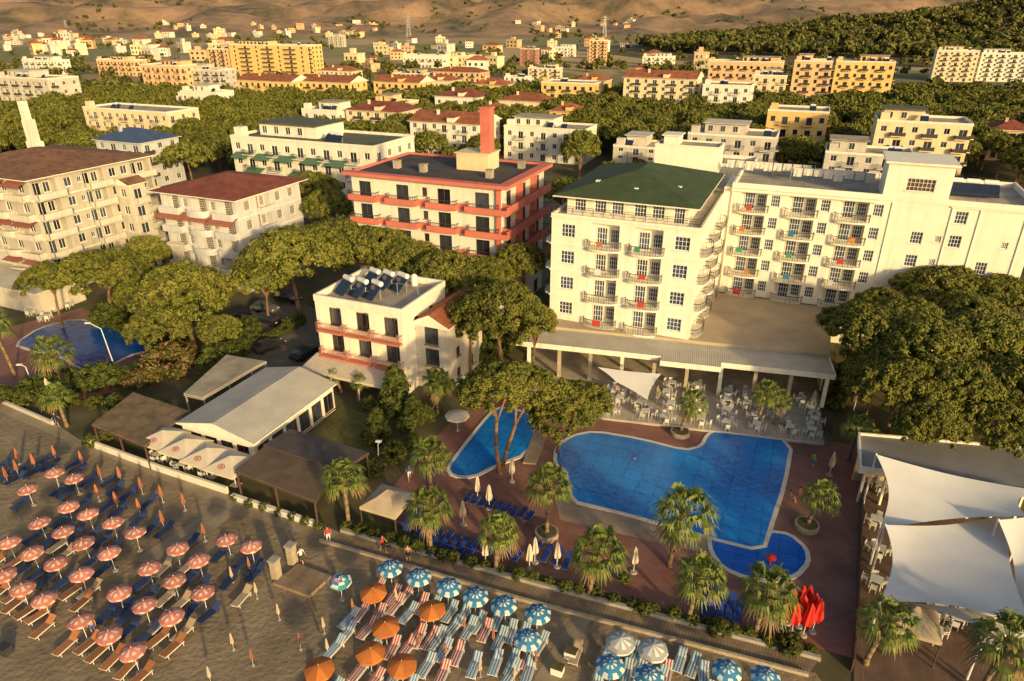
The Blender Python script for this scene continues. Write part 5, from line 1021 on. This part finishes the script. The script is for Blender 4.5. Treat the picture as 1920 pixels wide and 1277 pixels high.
# ------------------------------------------------------------------ people
def person_mesh(pose):
    J={'pel':(0,0,.95),'ch':(0,0,1.28),'nk':(0,0,1.48),'hd':(0,-.01,1.6),'ht':(0,0,1.70)}
    Rd={'pel':(.15,.11),'ch':(.17,.11),'nk':(.055,.055),'hd':(.085,.1),'ht':(.07,.08)}
    e=[('pel','ch'),('ch','nk'),('nk','hd'),('hd','ht')]
    for s,n in ((-1,'l'),(1,'r')):
        sw=(.22*s if pose=='walk' else 0)
        J.update({'sh'+n:(.19*s,0,1.40),'el'+n:(.25*s,.03-sw*.5,1.13),'wr'+n:(.26*s,-.06-sw,.9),'hn'+n:(.26*s,-.09-sw,.80),'hp'+n:(.1*s,0,.88),'kn'+n:(.11*s,-.03+sw,.5),'an'+n:(.12*s,.03+sw*1.5,.09),'to'+n:(.13*s,-.13+sw*1.5,.035)})
        if pose=='sit': J.update({'kn'+n:(.13*s,-.42,.93),'an'+n:(.13*s,-.45,.5),'to'+n:(.13*s,-.6,.46),'wr'+n:(.2*s,-.25,1.0),'hn'+n:(.17*s,-.33,.98)})
        Rd.update({'sh'+n:(.065,.06),'el'+n:(.045,.045),'wr'+n:(.03,.03),'hn'+n:(.035,.025),'hp'+n:(.095,.09),'kn'+n:(.06,.06),'an'+n:(.04,.04),'to'+n:(.04,.035)})
        e+=[('ch','sh'+n),('sh'+n,'el'+n),('el'+n,'wr'+n),('wr'+n,'hn'+n),('pel','hp'+n),('hp'+n,'kn'+n),('kn'+n,'an'+n),('an'+n,'to'+n)]
    ks=list(J); me=bpy.data.meshes.new('body'); me.from_pydata([J[k] for k in ks],[(ks.index(a),ks.index(b)) for a,b in e],[]); ob=bpy.data.objects.new('tmp',me); C.objects.link(ob); ob.modifiers.new('s','SKIN')
    for i,k in enumerate(ks): me.skin_vertices[0].data[i].radius=Rd[k]; me.skin_vertices[0].data[i].use_root=(k=='pel')
    sb=ob.modifiers.new('d','SUBSURF'); sb.levels=1; sb.render_levels=1
    dg=bpy.context.evaluated_depsgraph_get(); r=bpy.data.meshes.new_from_object(ob.evaluated_get(dg)); bpy.data.objects.remove(ob); return r
PM={k:person_mesh(k) for k in('stand','walk','sit')}
hr=MB()
for v in IV: hr.v.append((v.x*.1,v.y*.115+.015,1.66+v.z*.09 if v.z>-.3 else 1.63))
for f in IF: hr.f.append(f); hr.m.append(0)
HRM=hr.mesh('hair',['hair'],True)
def person(px,py,pose,top,bot,label,rz=0,z=.04,s=1):
    me=PM[pose].copy(); me.name='body'; me.materials.clear()
    for k in('skin',top,bot): me.materials.append(M[k])
    for p in me.polygons:
        c=p.center; zz=c.z; a=abs(c.x)
        p.material_index=1 if 1.0<zz<1.45 and a<.27 and not(a>.21 and zz<1.2) else (2 if (.55<zz<=1.0 and a<.21) and not(pose=='sit' and c.y<-.3) else 0); p.use_smooth=True
    g=P(px,py); t=thing('person',label,'person',(g.x,g.y,z-(.46 if pose=='sit' else 0)),rz,None); put(me,'body',t); put(HRM,'hair',t); t.scale=(s,s,s)
for a in [(567,1058,'walk','cl_white','cl_dark','person in white shirt walking by the stone pillars',1.),(617,1018,'stand','cl_red','cl_white','person standing on the boardwalk left end',.4),(719,1035,'walk','cl_red','cl_dark','person in red walking on the lawn path',1.4),(1522,878,'stand','cl_green','cl_blue','person in green top on the deck right of pool',2.),(1558,880,'walk','cl_red','cl_dark','person in red walking beside the grove',3.),(1497,935,'sit','skin','cl_red','person sitting at the pool right edge',1.),(1480,940,'sit','skin','cl_blue','second person sitting at the pool right edge',1.3),(766,1053,'stand','skin','cl_dark','bather standing below the boardwalk hedge',0),(640,1105,'sit','skin','cl_blue','bather sitting under the blue green and white umbrella',0),(85,1142,'sit','skin','cl_dark','bather sitting under a front coral umbrella',.3),(178,1190,'stand','skin','cl_blue','bather standing among front orange loungers',.3),(768,900,'walk','cl_blue','cl_white','person walking left of the small pool',.3),(108,800,'walk','cl_dark','cl_blue','person walking on the left promenade',1.5),(1155,745,'stand','skin','cl_blue','bather at the left end of the dining terrace',1.)]:
    person(*a)
person(1190,862,'stand','skin','cl_dark','swimmer in the main pool, head above water',0,-1.3)
# lattice pylons
for x,yb,yt,l in ((767,72,28,'lattice power pylon at upper middle'),(1133,70,30,'lattice power pylon left of the wooded hill'),(128,66,38,'lattice power pylon at upper left'),(1308,118,92,'lattice mast in front of the wooded hill')):
    g=P(x,yb); h=zat(g,yt); mb=MB(); b=h*.1
    for sx in(-1,1):
        for sy in(-1,1): mb.cyl((sx*b,sy*b,0),(sx*b*.15,sy*b*.15,h),.35,.25,4)
    for k in range(8):
        z0,z1=h*k/8,h*(k+1)/8; w0,w1=b*(1-.85*k/8),b*(1-.85*(k+1)/8)
        for sy in(-1,1): mb.cyl((-w0,sy*w0,z0),(w1,sy*w1,z1),.18,n=4); mb.cyl((w0,sy*w0,z0),(-w1,sy*w1,z1),.18,n=4)
    for z in (.72,.84,.94): mb.cyl((-b*1.6,0,h*z),(b*1.6,0,h*z),.3,n=4)
    tag(mb.build('power_pylon','steel',None,g),l,'power pylon','power pylons')
for d in (UP,CP,LP):
    for r in d.values():
        for c in list(r.children_recursive): bpy.data.objects.remove(c)
        bpy.data.objects.remove(r)
